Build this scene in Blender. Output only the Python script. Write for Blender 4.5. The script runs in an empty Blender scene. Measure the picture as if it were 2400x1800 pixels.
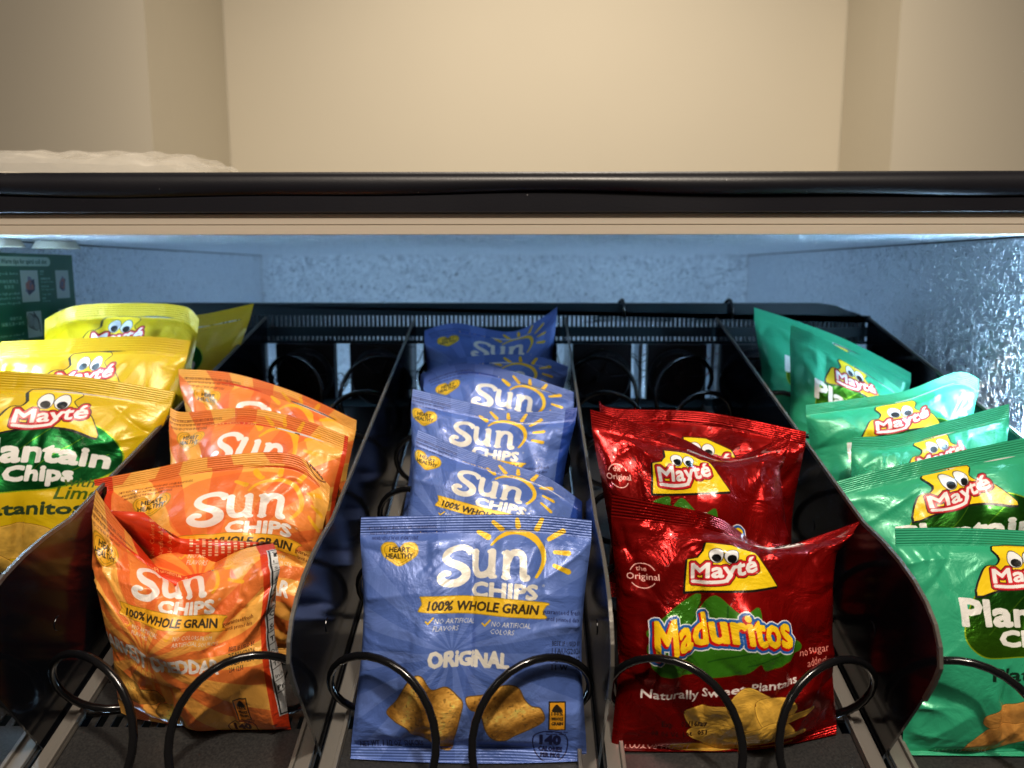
import bpy, bmesh, math, random, time
import numpy as np
from mathutils import Vector, Matrix
T0 = time.time()
sc = bpy.context.scene
COL = sc.collection
R_ = math.radians

# ------------------------------------------------------------------ camera
ZC = 1.30                      # camera height above the room floor
PITCH, YAW = R_(8.35), R_(0.9)
FPX = 1812.0                   # focal length in pixels of a 2400 px wide frame
cam_d = bpy.data.cameras.new('camera'); cam = bpy.data.objects.new('camera', cam_d); COL.objects.link(cam)
cam.location = (0, 0, ZC); cam.rotation_euler = (R_(90) - PITCH, 0, YAW)
cam_d.sensor_width = 36; cam_d.lens = FPX / 2400 * 36
cam_d.clip_start = .02; cam_d.clip_end = 50
cam_d.dof.use_dof = True; cam_d.dof.focus_distance = .50; cam_d.dof.aperture_fstop = 7.5
sc.camera = cam

# ------------------------------------------------------------------ world and lights
w = bpy.data.worlds.new('World'); sc.world = w; w.use_nodes = True
bg = w.node_tree.nodes['Background']; bg.inputs[0].default_value = (1.0, .80, .60, 1); bg.inputs[1].default_value = .05

def aim(o, p):
    o.rotation_euler = (Vector(p) - o.location).to_track_quat('-Z', 'Y').to_euler()
def lamp(name, kind, loc, target, energy, color, size=.1, spot=60, blend=.8):
    l = bpy.data.lights.new(name, kind); l.energy = energy; l.color = color
    if kind == 'AREA': l.shape = 'DISK'; l.size = size
    else:
        l.shadow_soft_size = size
        if kind == 'SPOT': l.spot_size = R_(spot); l.spot_blend = blend
    o = bpy.data.objects.new(name, l); COL.objects.link(o); o.location = loc; aim(o, target); return o
WARM = (1.0, .78, .52)
lamp('ceiling_downlight', 'SPOT', (.24, -.24, ZC + 1.18), (.0, .50, ZC - .22), 63, (1.0, .88, .72), .035, 62, .6)
lamp('fill_spot', 'SPOT', (-.75, -.9, ZC + 1.2), (-.15, .55, ZC - .25), 5, (1.0, .88, .72), .06, 55, .7)  # added second fill on the bags, stands for no known lamp
lamp('alcove_downlight', 'SPOT', (.05, .75, ZC + 1.55), (.12, 2.4, ZC - .35), 165, (1, .85, .67), .10, 92, 1)
lamp('wall_fill', 'AREA', (.0, -.5, ZC + 1.75), (.0, 2.2, ZC + .5), 31, (1, .85, .71), .8)  # added fill light, there only to brighten the walls
sc.view_settings.view_transform = 'Standard'; sc.view_settings.look = 'None'
sc.view_settings.exposure = 0; sc.view_settings.gamma = 1
sc.cycles.use_denoising = True
sc.cycles.max_bounces = 8
sc.cycles.sample_clamp_indirect = 6
LED_STRENGTH = 175
LED_COLOR = (.45, .72, 1.0, 1)

# ------------------------------------------------------------------ helpers
CR = np.array([math.cos(YAW), math.sin(YAW), 0])
CF = np.array([-math.sin(YAW) * math.cos(PITCH), math.cos(YAW) * math.cos(PITCH), -math.sin(PITCH)])
CU = np.cross(CR, CF)
def at(u, v, y):
    """The place at depth y (metres in front of the lens) that the survey of the photograph (2212 px wide) gives."""
    d = CF + CR * (u * 1.085 - 1200) / FPX - CU * (v * 1.085 - 900) / FPX
    return d * (y / d[1]) + np.array([0, 0, ZC])

def link(o, parent=None):
    COL.objects.link(o)
    if parent is not None: o.parent = parent
    return o
def tag(o, label=None, cat=None, group=None, kind=None):
    for k, v in (('label', label), ('category', cat), ('group', group), ('kind', kind)):
        if v: o[k] = v
    return o
def empty(name, loc=(0, 0, 0)):
    o = bpy.data.objects.new(name, None); o.empty_display_size = .02; COL.objects.link(o); o.location = loc; return o
def mesh_obj(name, V, F, mat=None, parent=None, smooth=False, uv=None):
    me = bpy.data.meshes.new(name); me.from_pydata([tuple(map(float, v)) for v in V], [], [tuple(f) for f in F]); me.update()
    if smooth: me.shade_smooth()
    if mat: me.materials.append(mat)
    o = bpy.data.objects.new(name, me); link(o, parent)
    if parent is not None: o.matrix_parent_inverse = Matrix.Translation(-Vector(parent.location))
    return o
class MB:
    def __init__(s): s.V = []; s.F = []
    def box(s, x0, x1, y0, y1, z0, z1, shear=0.0):
        """shear: z rises by shear per metre of y"""
        n = len(s.V)
        for z in (z0, z1):
            for (x, y) in ((x0, y0), (x1, y0), (x1, y1), (x0, y1)):
                s.V.append((x, y, z + shear * y))
        for f in ((0, 3, 2, 1), (4, 5, 6, 7), (0, 1, 5, 4), (1, 2, 6, 5), (2, 3, 7, 6), (3, 0, 4, 7)):
            s.F.append([n + i for i in f])
    def prism_x(s, prof, x0, x1):
        """profile of (y, z) swept along x"""
        n = len(s.V); k = len(prof)
        for x in (x0, x1): s.V += [(x, y, z) for y, z in prof]
        s.F.append([n + i for i in range(k)]); s.F.append([n + k + i for i in reversed(range(k))])
        for i in range(k):
            j = (i + 1) % k; s.F.append([n + j, n + i, n + k + i, n + k + j])
    def tube(s, pts, r, sides=8):
        pts = [Vector(p) for p in pts]; n = len(s.V); up = Vector((0, 0, 1)); prev = None
        for i, p in enumerate(pts):
            t = (pts[min(i + 1, len(pts) - 1)] - pts[max(i - 1, 0)]).normalized()
            a = (prev - t * prev.dot(t)) if prev is not None else t.orthogonal()
            a.normalize(); b = t.cross(a); prev = a
            for k in range(sides):
                an = 2 * math.pi * k / sides; s.V.append(tuple(p + (a * math.cos(an) + b * math.sin(an)) * r))
        for i in range(len(pts) - 1):
            for k in range(sides):
                k2 = (k + 1) % sides
                s.F.append([n + i * sides + k, n + i * sides + k2, n + (i + 1) * sides + k2, n + (i + 1) * sides + k])
        s.F.append([n + k for k in reversed(range(sides))]); m = n + (len(pts) - 1) * sides
        s.F.append([m + k for k in range(sides)])
    def disc(s, c, r, d, axis='y', n=28, r2=None):
        """short cylinder, its near face at c, running d along the axis"""
        m = len(s.V); r2 = r if r2 is None else r2
        for q, rr in ((0, r), (d, r2)):
            for k in range(n):
                a = 2 * math.pi * k / n; ca, sa = rr * math.cos(a), rr * math.sin(a)
                if axis == 'y': s.V.append((c[0] + ca, c[1] + q, c[2] + sa))
                elif axis == 'z': s.V.append((c[0] + ca, c[1] + sa, c[2] + q))
                else: s.V.append((c[0] + q, c[1] + ca, c[2] + sa))
        s.F.append([m + k for k in range(n)]); s.F.append([m + n + k for k in reversed(range(n))])
        for k in range(n):
            k2 = (k + 1) % n; s.F.append([m + k2, m + k, m + n + k, m + n + k2])
    def build(s, name, mat, parent=None, smooth=False, bevel=0):
        o = mesh_obj(name, s.V, s.F, mat, parent, smooth)
        bm = bmesh.new(); bm.from_mesh(o.data); bmesh.ops.recalc_face_normals(bm, faces=bm.faces); bm.to_mesh(o.data); bm.free()
        if smooth: o.data.shade_smooth()
        if bevel:
            m = o.modifiers.new('bevel', 'BEVEL'); m.width = bevel; m.segments = 2; m.limit_method = 'ANGLE'
        return o

# ------------------------------------------------------------------ materials
def new_mat(name):
    m = bpy.data.materials.new(name); m.use_nodes = True
    return m, m.node_tree, m.node_tree.nodes['Principled BSDF']
def N(nt, t, **kw):
    n = nt.nodes.new(t)
    for k, v in kw.items():
        if k in n.inputs: n.inputs[k].default_value = v
        else: setattr(n, k, v)
    return n
def simple(name, color, rough=.5, metal=0., bump=0., bscale=200., spec=.5, var=0., coat=0.):
    m, nt, b = new_mat(name)
    b.inputs['Base Color'].default_value = (*color, 1); b.inputs['Roughness'].default_value = rough
    b.inputs['Metallic'].default_value = metal; b.inputs['Specular IOR Level'].default_value = spec
    b.inputs['Coat Weight'].default_value = coat; b.inputs['Coat Roughness'].default_value = .05
    tc = N(nt, 'ShaderNodeTexCoord')
    if bump:
        n = N(nt, 'ShaderNodeTexNoise', Scale=bscale, Detail=3.); nt.links.new(tc.outputs['Object'], n.inputs['Vector'])
        bp = N(nt, 'ShaderNodeBump', Strength=bump, Distance=.0005); nt.links.new(n.outputs[0], bp.inputs['Height'])
        nt.links.new(bp.outputs[0], b.inputs['Normal'])
    if var:
        n = N(nt, 'ShaderNodeTexNoise', Scale=14., Detail=5.); nt.links.new(tc.outputs['Object'], n.inputs['Vector'])
        mr = N(nt, 'ShaderNodeMapRange'); mr.inputs['To Min'].default_value = max(rough - var, .03); mr.inputs['To Max'].default_value = rough + var
        nt.links.new(n.outputs[0], mr.inputs['Value']); nt.links.new(mr.outputs[0], b.inputs['Roughness'])
    return m
M_BLACK = simple('black_powder_coat', (.004, .005, .008), .11, 0, .06, 900, .5, .04)
M_PLATE = simple('black_back_plate', (.008, .018, .024), .5, 0, .2, 500, .2)
M_MOTOR = simple('black_motor_plastic', (.005, .006, .008), .42, 0, .1, 300, .25)
M_WIRE = simple('black_coated_wire', (.005, .005, .006), .16, 0, .05, 100, .6)
M_EDGE = simple('lit_divider_edge', (.13, .12, .105), .36, .35, .6, 260, .5, .12)  # paler than the panel, paints in the light on its edges
M_RAIL = simple('grey_slide_rail', (.20, .185, .165), .36, .3, .3, 120, .5, .1)
M_SCREW = simple('zinc_screw', (.45, .46, .48), .3, .9)
M_RED_WIRE = simple('red_wire_insulation', (.35, .02, .02), .4)
M_WHITE_PL = simple('white_plastic', (.50, .48, .40), .5)
M_HOUSING = simple('pale_motor_side', (.30, .36, .42), .4)

def floor_mat():
    m, nt, b = new_mat('speckled_tray_steel')
    tc = N(nt, 'ShaderNodeTexCoord'); n = N(nt, 'ShaderNodeTexNoise', Scale=700., Detail=2.)
    nt.links.new(tc.outputs['Object'], n.inputs['Vector'])
    cr = N(nt, 'ShaderNodeValToRGB'); cr.color_ramp.elements[0].position = .35; cr.color_ramp.elements[1].position = .7
    cr.color_ramp.elements[0].color = (.020, .020, .021, 1); cr.color_ramp.elements[1].color = (.040, .039, .038, 1)
    nt.links.new(n.outputs[0], cr.inputs[0]); nt.links.new(cr.outputs[0], b.inputs['Base Color'])
    bp = N(nt, 'ShaderNodeBump', Strength=.35, Distance=.0003); nt.links.new(n.outputs[0], bp.inputs['Height'])
    nt.links.new(bp.outputs[0], b.inputs['Normal']); b.inputs['Roughness'].default_value = .36; b.inputs['Metallic'].default_value = .2
    return m
M_FLOOR = floor_mat()

def stucco_mat(name, scale, strength, rough):
    """embossed aluminium lining: worm-like raised ridges"""
    m, nt, b = new_mat(name)
    tc = N(nt, 'ShaderNodeTexCoord')
    n = N(nt, 'ShaderNodeTexNoise', Scale=scale, Detail=1.0, Roughness=.4, Distortion=1.4); nt.links.new(tc.outputs['Object'], n.inputs['Vector'])
    a = N(nt, 'ShaderNodeMath', operation='SUBTRACT'); nt.links.new(n.outputs[0], a.inputs[0]); a.inputs[1].default_value = .5
    ab = N(nt, 'ShaderNodeMath', operation='ABSOLUTE'); nt.links.new(a.outputs[0], ab.inputs[0])
    mr = N(nt, 'ShaderNodeMapRange'); mr.interpolation_type = 'SMOOTHSTEP'
    mr.inputs['From Min'].default_value = .0; mr.inputs['From Max'].default_value = .075
    mr.inputs['To Min'].default_value = 1; mr.inputs['To Max'].default_value = 0
    nt.links.new(ab.outputs[0], mr.inputs['Value'])
    n2 = N(nt, 'ShaderNodeTexNoise', Scale=9., Detail=4.); nt.links.new(tc.outputs['Object'], n2.inputs['Vector'])
    bp2 = N(nt, 'ShaderNodeBump', Strength=.25, Distance=.004); nt.links.new(n2.outputs[0], bp2.inputs['Height'])
    bp = N(nt, 'ShaderNodeBump', Strength=strength, Distance=.0019); nt.links.new(mr.outputs[0], bp.inputs['Height'])
    nt.links.new(bp2.outputs[0], bp.inputs['Normal']); nt.links.new(bp.outputs[0], b.inputs['Normal'])
    b.inputs['Base Color'].default_value = (.84, .89, .95, 1); b.inputs['Metallic'].default_value = .95
    rr = N(nt, 'ShaderNodeMapRange'); rr.inputs['To Min'].default_value = rough + .10; rr.inputs['To Max'].default_value = max(rough - .14, .1)
    nt.links.new(mr.outputs[0], rr.inputs['Value']); nt.links.new(rr.outputs[0], b.inputs['Roughness'])
    return m
M_STUCCO = stucco_mat('embossed_aluminium', 125., 1., .36)
M_STUCCO_SIDE = stucco_mat('embossed_aluminium_side', 140., .95, .37)
M_STUCCO_TOP = stucco_mat('embossed_aluminium_ceiling', 170., 1., .28)

def paint_mat(name, color, bump=.12):
    m, nt, b = new_mat(name)
    tc = N(nt, 'ShaderNodeTexCoord')
    n = N(nt, 'ShaderNodeTexNoise', Scale=3., Detail=6.); nt.links.new(tc.outputs['Object'], n.inputs['Vector'])
    mx = N(nt, 'ShaderNodeMix', data_type='RGBA'); mx.inputs[6].default_value = (*[c * .95 for c in color], 1); mx.inputs[7].default_value = (*color, 1)
    nt.links.new(n.outputs[0], mx.inputs[0]); nt.links.new(mx.outputs[2], b.inputs['Base Color'])
    n2 = N(nt, 'ShaderNodeTexNoise', Scale=260., Detail=3.); nt.links.new(tc.outputs['Object'], n2.inputs['Vector'])
    bp = N(nt, 'ShaderNodeBump', Strength=bump, Distance=.001); nt.links.new(n2.outputs[0], bp.inputs['Height']); nt.links.new(bp.outputs[0], b.inputs['Normal'])
    b.inputs['Roughness'].default_value = .8
    return m
M_WALL = paint_mat('cream_wall_paint', (.60, .555, .45))

# ------------------------------------------------------------------ print artwork (drawn here, never loaded)
SS = 2                          # drawn at twice the size, then halved
PPU = 620 * SS                  # pixels per panel width
AH = 1.15                       # panel height over panel width
_text_cache = {}
def text_tris(s, res=2):
    if (s, res) in _text_cache: return _text_cache[s, res]
    c = bpy.data.curves.new('t', 'FONT'); c.body = s; c.resolution_u = res; c.size = 1.0; c.fill_mode = 'FRONT'
    o = bpy.data.objects.new('t', c)
    me = o.to_mesh(); me.calc_loop_triangles()
    v = np.zeros(len(me.vertices) * 3); me.vertices.foreach_get('co', v); v = v.reshape(-1, 3)[:, :2]
    t = np.zeros(len(me.loop_triangles) * 3, dtype=np.int64); me.loop_triangles.foreach_get('vertices', t)
    tr = v[t.reshape(-1, 3)].copy(); o.to_mesh_clear(); bpy.data.objects.remove(o); bpy.data.curves.remove(c)
    _text_cache[s, res] = tr
    return tr
class Canvas:
    def __init__(s, wu, hu, color, metal=0., ppu=PPU):
        s.p = ppu; s.W = int(wu * ppu); s.H = int(hu * ppu)
        s.c = np.ones((s.H, s.W, 3), np.float32) * np.array(color, np.float32); s.m = np.ones((s.H, s.W), np.float32) * metal
        s.yy, s.xx = np.mgrid[0:s.H, 0:s.W].astype(np.float32); s.xx = (s.xx + .5) / ppu; s.yy = (s.yy + .5) / ppu
    def fill(s, edges):
        """edges (n,2,2) in units -> boolean mask, even-odd"""
        e = np.asarray(edges, np.float64) * s.p
        p, q = e[:, 0], e[:, 1]; sw = p[:, 1] > q[:, 1]
        a = np.where(sw[:, None], q, p); b = np.where(sw[:, None], p, q)
        r0 = np.clip(np.ceil(a[:, 1] - .5), 0, s.H).astype(int); r1 = np.clip(np.ceil(b[:, 1] - .5), 0, s.H).astype(int)
        cnt = np.maximum(r1 - r0, 0); idx = np.repeat(np.arange(len(a)), cnt)
        if len(idx) == 0: return np.zeros((s.H, s.W), bool)
        rows = np.arange(len(idx)) - np.repeat(np.cumsum(cnt) - cnt, cnt) + r0[idx]
        sl = (b[idx, 0] - a[idx, 0]) / (b[idx, 1] - a[idx, 1])
        x = np.clip(np.ceil(a[idx, 0] + (rows + .5 - a[idx, 1]) * sl - .5), 0, s.W).astype(int)
        ra, rb = rows.min(), rows.max() + 1
        fl = np.zeros((rb - ra, s.W + 1), np.int32); np.add.at(fl, (rows - ra, x), 1)
        m = np.zeros((s.H, s.W), bool); m[ra:rb] = (np.cumsum(fl, 1)[:, :-1] & 1).astype(bool)
        return m
    def poly(s, *polys):
        E = []
        for P in polys:
            P = np.asarray(P, float); E.append(np.stack([P, np.roll(P, -1, 0)], 1))
        return s.fill(np.concatenate(E))
    def stroke(s, pts, wd):
        """round brush along pts; wd a number or one width per point"""
        pts = np.asarray(pts, float); wd = np.broadcast_to(np.asarray(wd, float), (len(pts),))
        m = np.zeros((s.H, s.W), bool)
        for i in range(len(pts) - 1):
            a, b = pts[i], pts[i + 1]; mw = max(wd[i], wd[i + 1])
            x0, x1 = int((min(a[0], b[0]) - mw) * s.p), int((max(a[0], b[0]) + mw) * s.p) + 2
            y0, y1 = int((min(a[1], b[1]) - mw) * s.p), int((max(a[1], b[1]) + mw) * s.p) + 2
            x0, y0 = max(x0, 0), max(y0, 0)
            X, Y = s.xx[y0:y1, x0:x1], s.yy[y0:y1, x0:x1]
            if X.size == 0: continue
            d = b - a; L = max(d @ d, 1e-9); t = np.clip(((X - a[0]) * d[0] + (Y - a[1]) * d[1]) / L, 0, 1)
            dist = np.hypot(X - a[0] - t * d[0], Y - a[1] - t * d[1])
            m[y0:y1, x0:x1] |= dist < (wd[i] + (wd[i + 1] - wd[i]) * t) / 2
        return m
    def text(s, body, x, y, h, width=None, align='c', shear=0., angle=0., warp=None, bold=0., xs=1., res=2):
        """x, y: baseline anchor; h: cap height; width: fit to this width"""
        t = text_tris(body, res).copy(); capk = .69
        t *= h / capk
        mn, mx = t[..., 0].min(), t[..., 0].max()
        t[..., 0] -= mn
        k = (width / (mx - mn)) if width else xs
        t[..., 0] *= k; wd = (mx - mn) * k
        t[..., 0] -= {'c': wd / 2, 'l': 0, 'r': wd}[align]
        t[..., 0] += t[..., 1] * shear
        if warp: t[..., 0], t[..., 1] = warp(t[..., 0] / wd, t[..., 1] / h, wd, h)
        c, sn = math.cos(angle), math.sin(angle)
        X = t[..., 0] * c - t[..., 1] * sn + x; Y = y - (t[..., 0] * sn + t[..., 1] * c)
        t = np.stack([X, Y], -1)
        e = np.concatenate([t[:, [0, 1]], t[:, [1, 2]], t[:, [2, 0]]])
        m = s.fill(e)
        return s.grow(m, bold) if bold else m
    def grow(s, m, r):
        n = int(round(r * s.p)); n = max(n, 1)
        ys, xs = np.where(m.any(1))[0], np.where(m.any(0))[0]
        if len(ys) == 0: return m
        y0, y1, x0, x1 = max(ys[0] - n - 1, 0), ys[-1] + n + 2, max(xs[0] - n - 1, 0), xs[-1] + n + 2
        q = m[y0:y1, x0:x1].copy()
        for i in range(n):
            z = q.copy(); z[1:] |= q[:-1]; z[:-1] |= q[1:]; z[:, 1:] |= q[:, :-1]; z[:, :-1] |= q[:, 1:]
            if i % 5 in (1, 3):
                z[1:, 1:] |= q[:-1, :-1]; z[:-1, :-1] |= q[1:, 1:]; z[1:, :-1] |= q[:-1, 1:]; z[:-1, 1:] |= q[1:, :-1]
            q = z
        o = m.copy(); o[y0:y1, x0:x1] = q; return o
    def put(s, m, color, metal=None, a=1.):
        s.c[m] = s.c[m] * (1 - a) + np.array(color, np.float32) * a
        if metal is not None: s.m[m] = metal
    def lines(s, x0, x1, y0, y1, n, color, seed=0, metal=None, density=.62):
        """rows of illegibly small print"""
        rng = np.random.RandomState(seed); hh = (y1 - y0) / n
        for i in range(n):
            x = x0; e = x0 + (x1 - x0) * rng.uniform(.75, 1); P = []
            while x < e:
                wd = hh * rng.uniform(.25, .5); yt = y0 + i * hh
                if rng.rand() > .16: P.append([(x, yt), (x + wd * density, yt), (x + wd * density, yt + hh * .55), (x, yt + hh * .55)])
                x += wd
            if P: s.put(s.poly(*P), color, metal)
    def noise(s, scale, seed=0):
        rng = np.random.RandomState(seed); gx, gy = int(s.W / s.p * scale) + 3, int(s.H / s.p * scale) + 3
        g = rng.rand(gy, gx).astype(np.float32)
        X, Y = s.xx * scale, s.yy * scale; xi, yi = X.astype(int), Y.astype(int); fx, fy = X - xi, Y - yi
        fx = fx * fx * (3 - 2 * fx); fy = fy * fy * (3 - 2 * fy)
        return (g[yi, xi] * (1 - fx) + g[yi, xi + 1] * fx) * (1 - fy) + (g[yi + 1, xi] * (1 - fx) + g[yi + 1, xi + 1] * fx) * fy
    def image(s, name):
        H, W = s.H // SS * SS, s.W // SS * SS
        def down(a): return a[:H, :W].reshape(H // SS, SS, W // SS, SS, -1).mean((1, 3))
        px = np.concatenate([down(s.c), down(s.m[..., None])], -1)[::-1]
        im = bpy.data.images.new(name, W // SS, H // SS, alpha=True); im.alpha_mode = 'CHANNEL_PACKED'
        im.pixels.foreach_set(np.ascontiguousarray(np.clip(px, 0, 1), np.float32).ravel()); im.update(); im.pack()
        return im

WHITE = (.93, .92, .90); INK = (.07, .07, .13)
def smooth_pts(P, n=8, closed=False):
    P = np.asarray(P, float); k = len(P); out = []
    rng = range(k if closed else k - 1)
    for i in rng:
        p0, p1, p2, p3 = (P[(i - 1) % k], P[i], P[(i + 1) % k], P[(i + 2) % k]) if closed else (P[max(i - 1, 0)], P[i], P[i + 1], P[min(i + 2, k - 1)])
        for t in np.linspace(0, 1, n, endpoint=False):
            out.append(.5 * ((2 * p1) + (-p0 + p2) * t + (2 * p0 - 5 * p1 + 4 * p2 - p3) * t * t + (-p0 + 3 * p1 - 3 * p2 + p3) * t ** 3))
    if not closed: out.append(P[-1])
    return np.array(out)
def nutrition(cv, x, y, wd, ht, seed=0):
    """white panel of nutrition facts on the back"""
    cv.put(cv.poly([(x, y), (x + wd, y), (x + wd, y + ht), (x, y + ht)]), (.86, .86, .86), 0)
    b = .006
    fr = cv.poly([(x + b, y + b), (x + wd - b, y + b), (x + wd - b, y + ht - b), (x + b, y + ht - b)], [(x + 2 * b, y + 2 * b), (x + wd - 2 * b, y + 2 * b), (x + wd - 2 * b, y + ht - 2 * b), (x + 2 * b, y + ht - 2 * b)])
    cv.put(fr, (.08, .08, .08))
    cv.put(cv.text('Nutrition Facts', x + wd / 2, y + .075, .045, wd * .86, bold=.003), (.05, .05, .05))
    for k, (a, c) in enumerate((('1 serving per container', .022), ('Serving size   1 package', .024), ('Amount per serving', .018), ('Calories            140', .034), ('Total Fat 6g', .022), ('Cholesterol 0mg', .024), ('Sodium 170mg', .024), ('Total Carbohydrate 19g', .024), ('Dietary Fiber 2g', .02), ('Total Sugars 2g', .02), ('Includes 2g Added Sugars', .018), ('Protein 2g', .024))):
        yy = y + .13 + k * (ht - .2) / 12
        if yy > y + ht - .04: break
        cv.put(cv.text(a, x + .02, yy, c, align='l', bold=.0012 if k in (3, 5, 6, 7, 11) else 0, res=1), (.08, .08, .08))
        cv.put(cv.stroke([(x + .015, yy + .012), (x + wd - .015, yy + .012)], .003 if k != 3 else .012), (.08, .08, .08))

def chip_ridged(cv, P, ang, seed, shade=1.):
    """corrugated multigrain chip, as printed"""
    P = smooth_pts(P, 6, True); m = cv.poly(P); n = cv.noise(60, seed) * .5 + cv.noise(140, seed + 1) * .5
    t = cv.xx * math.cos(ang) + cv.yy * math.sin(ang)
    wv = .5 + .5 * np.sin(t * 42 + cv.noise(9, seed + 2) * 1.6)
    k = (.56 + .48 * wv) * (.84 + .32 * n) * shade
    c = np.stack([np.clip(1.0 * k, 0, 1), .76 * k ** 1.2, .36 * k ** 1.7], -1)
    cv.c[cv.grow(m, .004)] = (.45, .33, .15); cv.c[m] = c[m]; cv.m[m] = 0
    sp = m & (cv.noise(95, seed + 4) > .86); cv.c[sp] *= .72
def chip_flat(cv, P, seed, base=(.98, .76, .30)):
    """thin plantain chip with a darker heart, as printed"""
    Q = smooth_pts(P, 6, True); m = cv.poly(Q); c = np.mean(P, 0); n = cv.noise(26, seed) * .6 + cv.noise(80, seed + 1) * .4
    r = np.hypot(cv.xx - c[0], (cv.yy - c[1]) * 1.5)
    k = .84 + .28 * n - .18 * np.exp(-(r / .06) ** 2)
    cv.put(cv.grow(m, .004), (.40, .22, .05), 0)
    cv.c[m] = (np.array(base, np.float32) * k[..., None])[m]; cv.m[m] = 0
    cv.put(cv.stroke(Q, .005), np.array(base) * 1.06)
def sun_logo(cv, ox, oy, white, gold, s=1.):
    """white brush lettering with the golden sun round it"""
    f = lambda P: [(ox + x * s, oy + y * s) for x, y in P]
    S = smooth_pts(f([(.478, .148), (.452, .136), (.415, .140), (.385, .158), (.380, .184), (.400, .205), (.435, .222), (.462, .245), (.462, .275), (.435, .298), (.400, .302), (.372, .292), (.362, .272), (.376, .255), (.392, .256)]), 6)
    cv.put(cv.stroke(S, np.interp(np.linspace(0, 1, len(S)), [0, .15, .5, .8, 1], [.030, .026, .040, .034, .026]) * s), white)
    cv.put(cv.stroke(f([(.466, .148), (.478, .166)]), .016 * s), white)
    u = smooth_pts(f([(.505, .158), (.506, .20), (.508, .235), (.520, .262), (.545, .266), (.568, .252), (.578, .23)]), 5)
    cv.put(cv.stroke(u, .030 * s), white); cv.put(cv.stroke(f([(.492, .158), (.512, .158)]), .018 * s), white)
    cv.put(cv.stroke(f([(.578, .158), (.580, .268), (.594, .272)]), [.032 * s, .030 * s, .018 * s]), white); cv.put(cv.stroke(f([(.565, .158), (.585, .158)]), .018 * s), white)
    cv.put(cv.stroke(f([(.640, .162), (.640, .270)]), .032 * s), white); cv.put(cv.stroke(f([(.626, .160), (.644, .160)]), .018 * s), white)
    n = smooth_pts(f([(.645, .195), (.660, .165), (.688, .158), (.708, .175), (.712, .215), (.714, .268), (.728, .272)]), 5)
    cv.put(cv.stroke(n, .031 * s), white); cv.put(cv.stroke(f([(.628, .272), (.652, .272)]), .018 * s), white)
    cv.put(cv.text('CHIPS', ox + .635 * s, oy + .365 * s, .062 * s, .275 * s, bold=.0045 * s, angle=-.02), white)
    cv.put(cv.text('®', ox + .80 * s, oy + .312 * s, .012 * s), white)
    A = smooth_pts(f([(.572, .126), (.600, .094), (.650, .072), (.705, .072), (.760, .096), (.790, .140), (.798, .190), (.786, .235), (.768, .268)]), 6)
    cv.put(cv.stroke(A, np.interp(np.linspace(0, 1, len(A)), [0, .5, 1], [.010, .028, .012]) * s), gold)
    for a, b in (((.512, .068), (.555, .090)), ((.575, .022), (.612, .056)), ((.678, .010), (.683, .042)), ((.785, .004), (.765, .052)), ((.818, .092), (.878, .052)), ((.845, .150), (.902, .150)), ((.845, .212), (.905, .236))):
        cv.put(cv.stroke(f([a, b]), [.018 * s, .025 * s]), gold)
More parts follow.
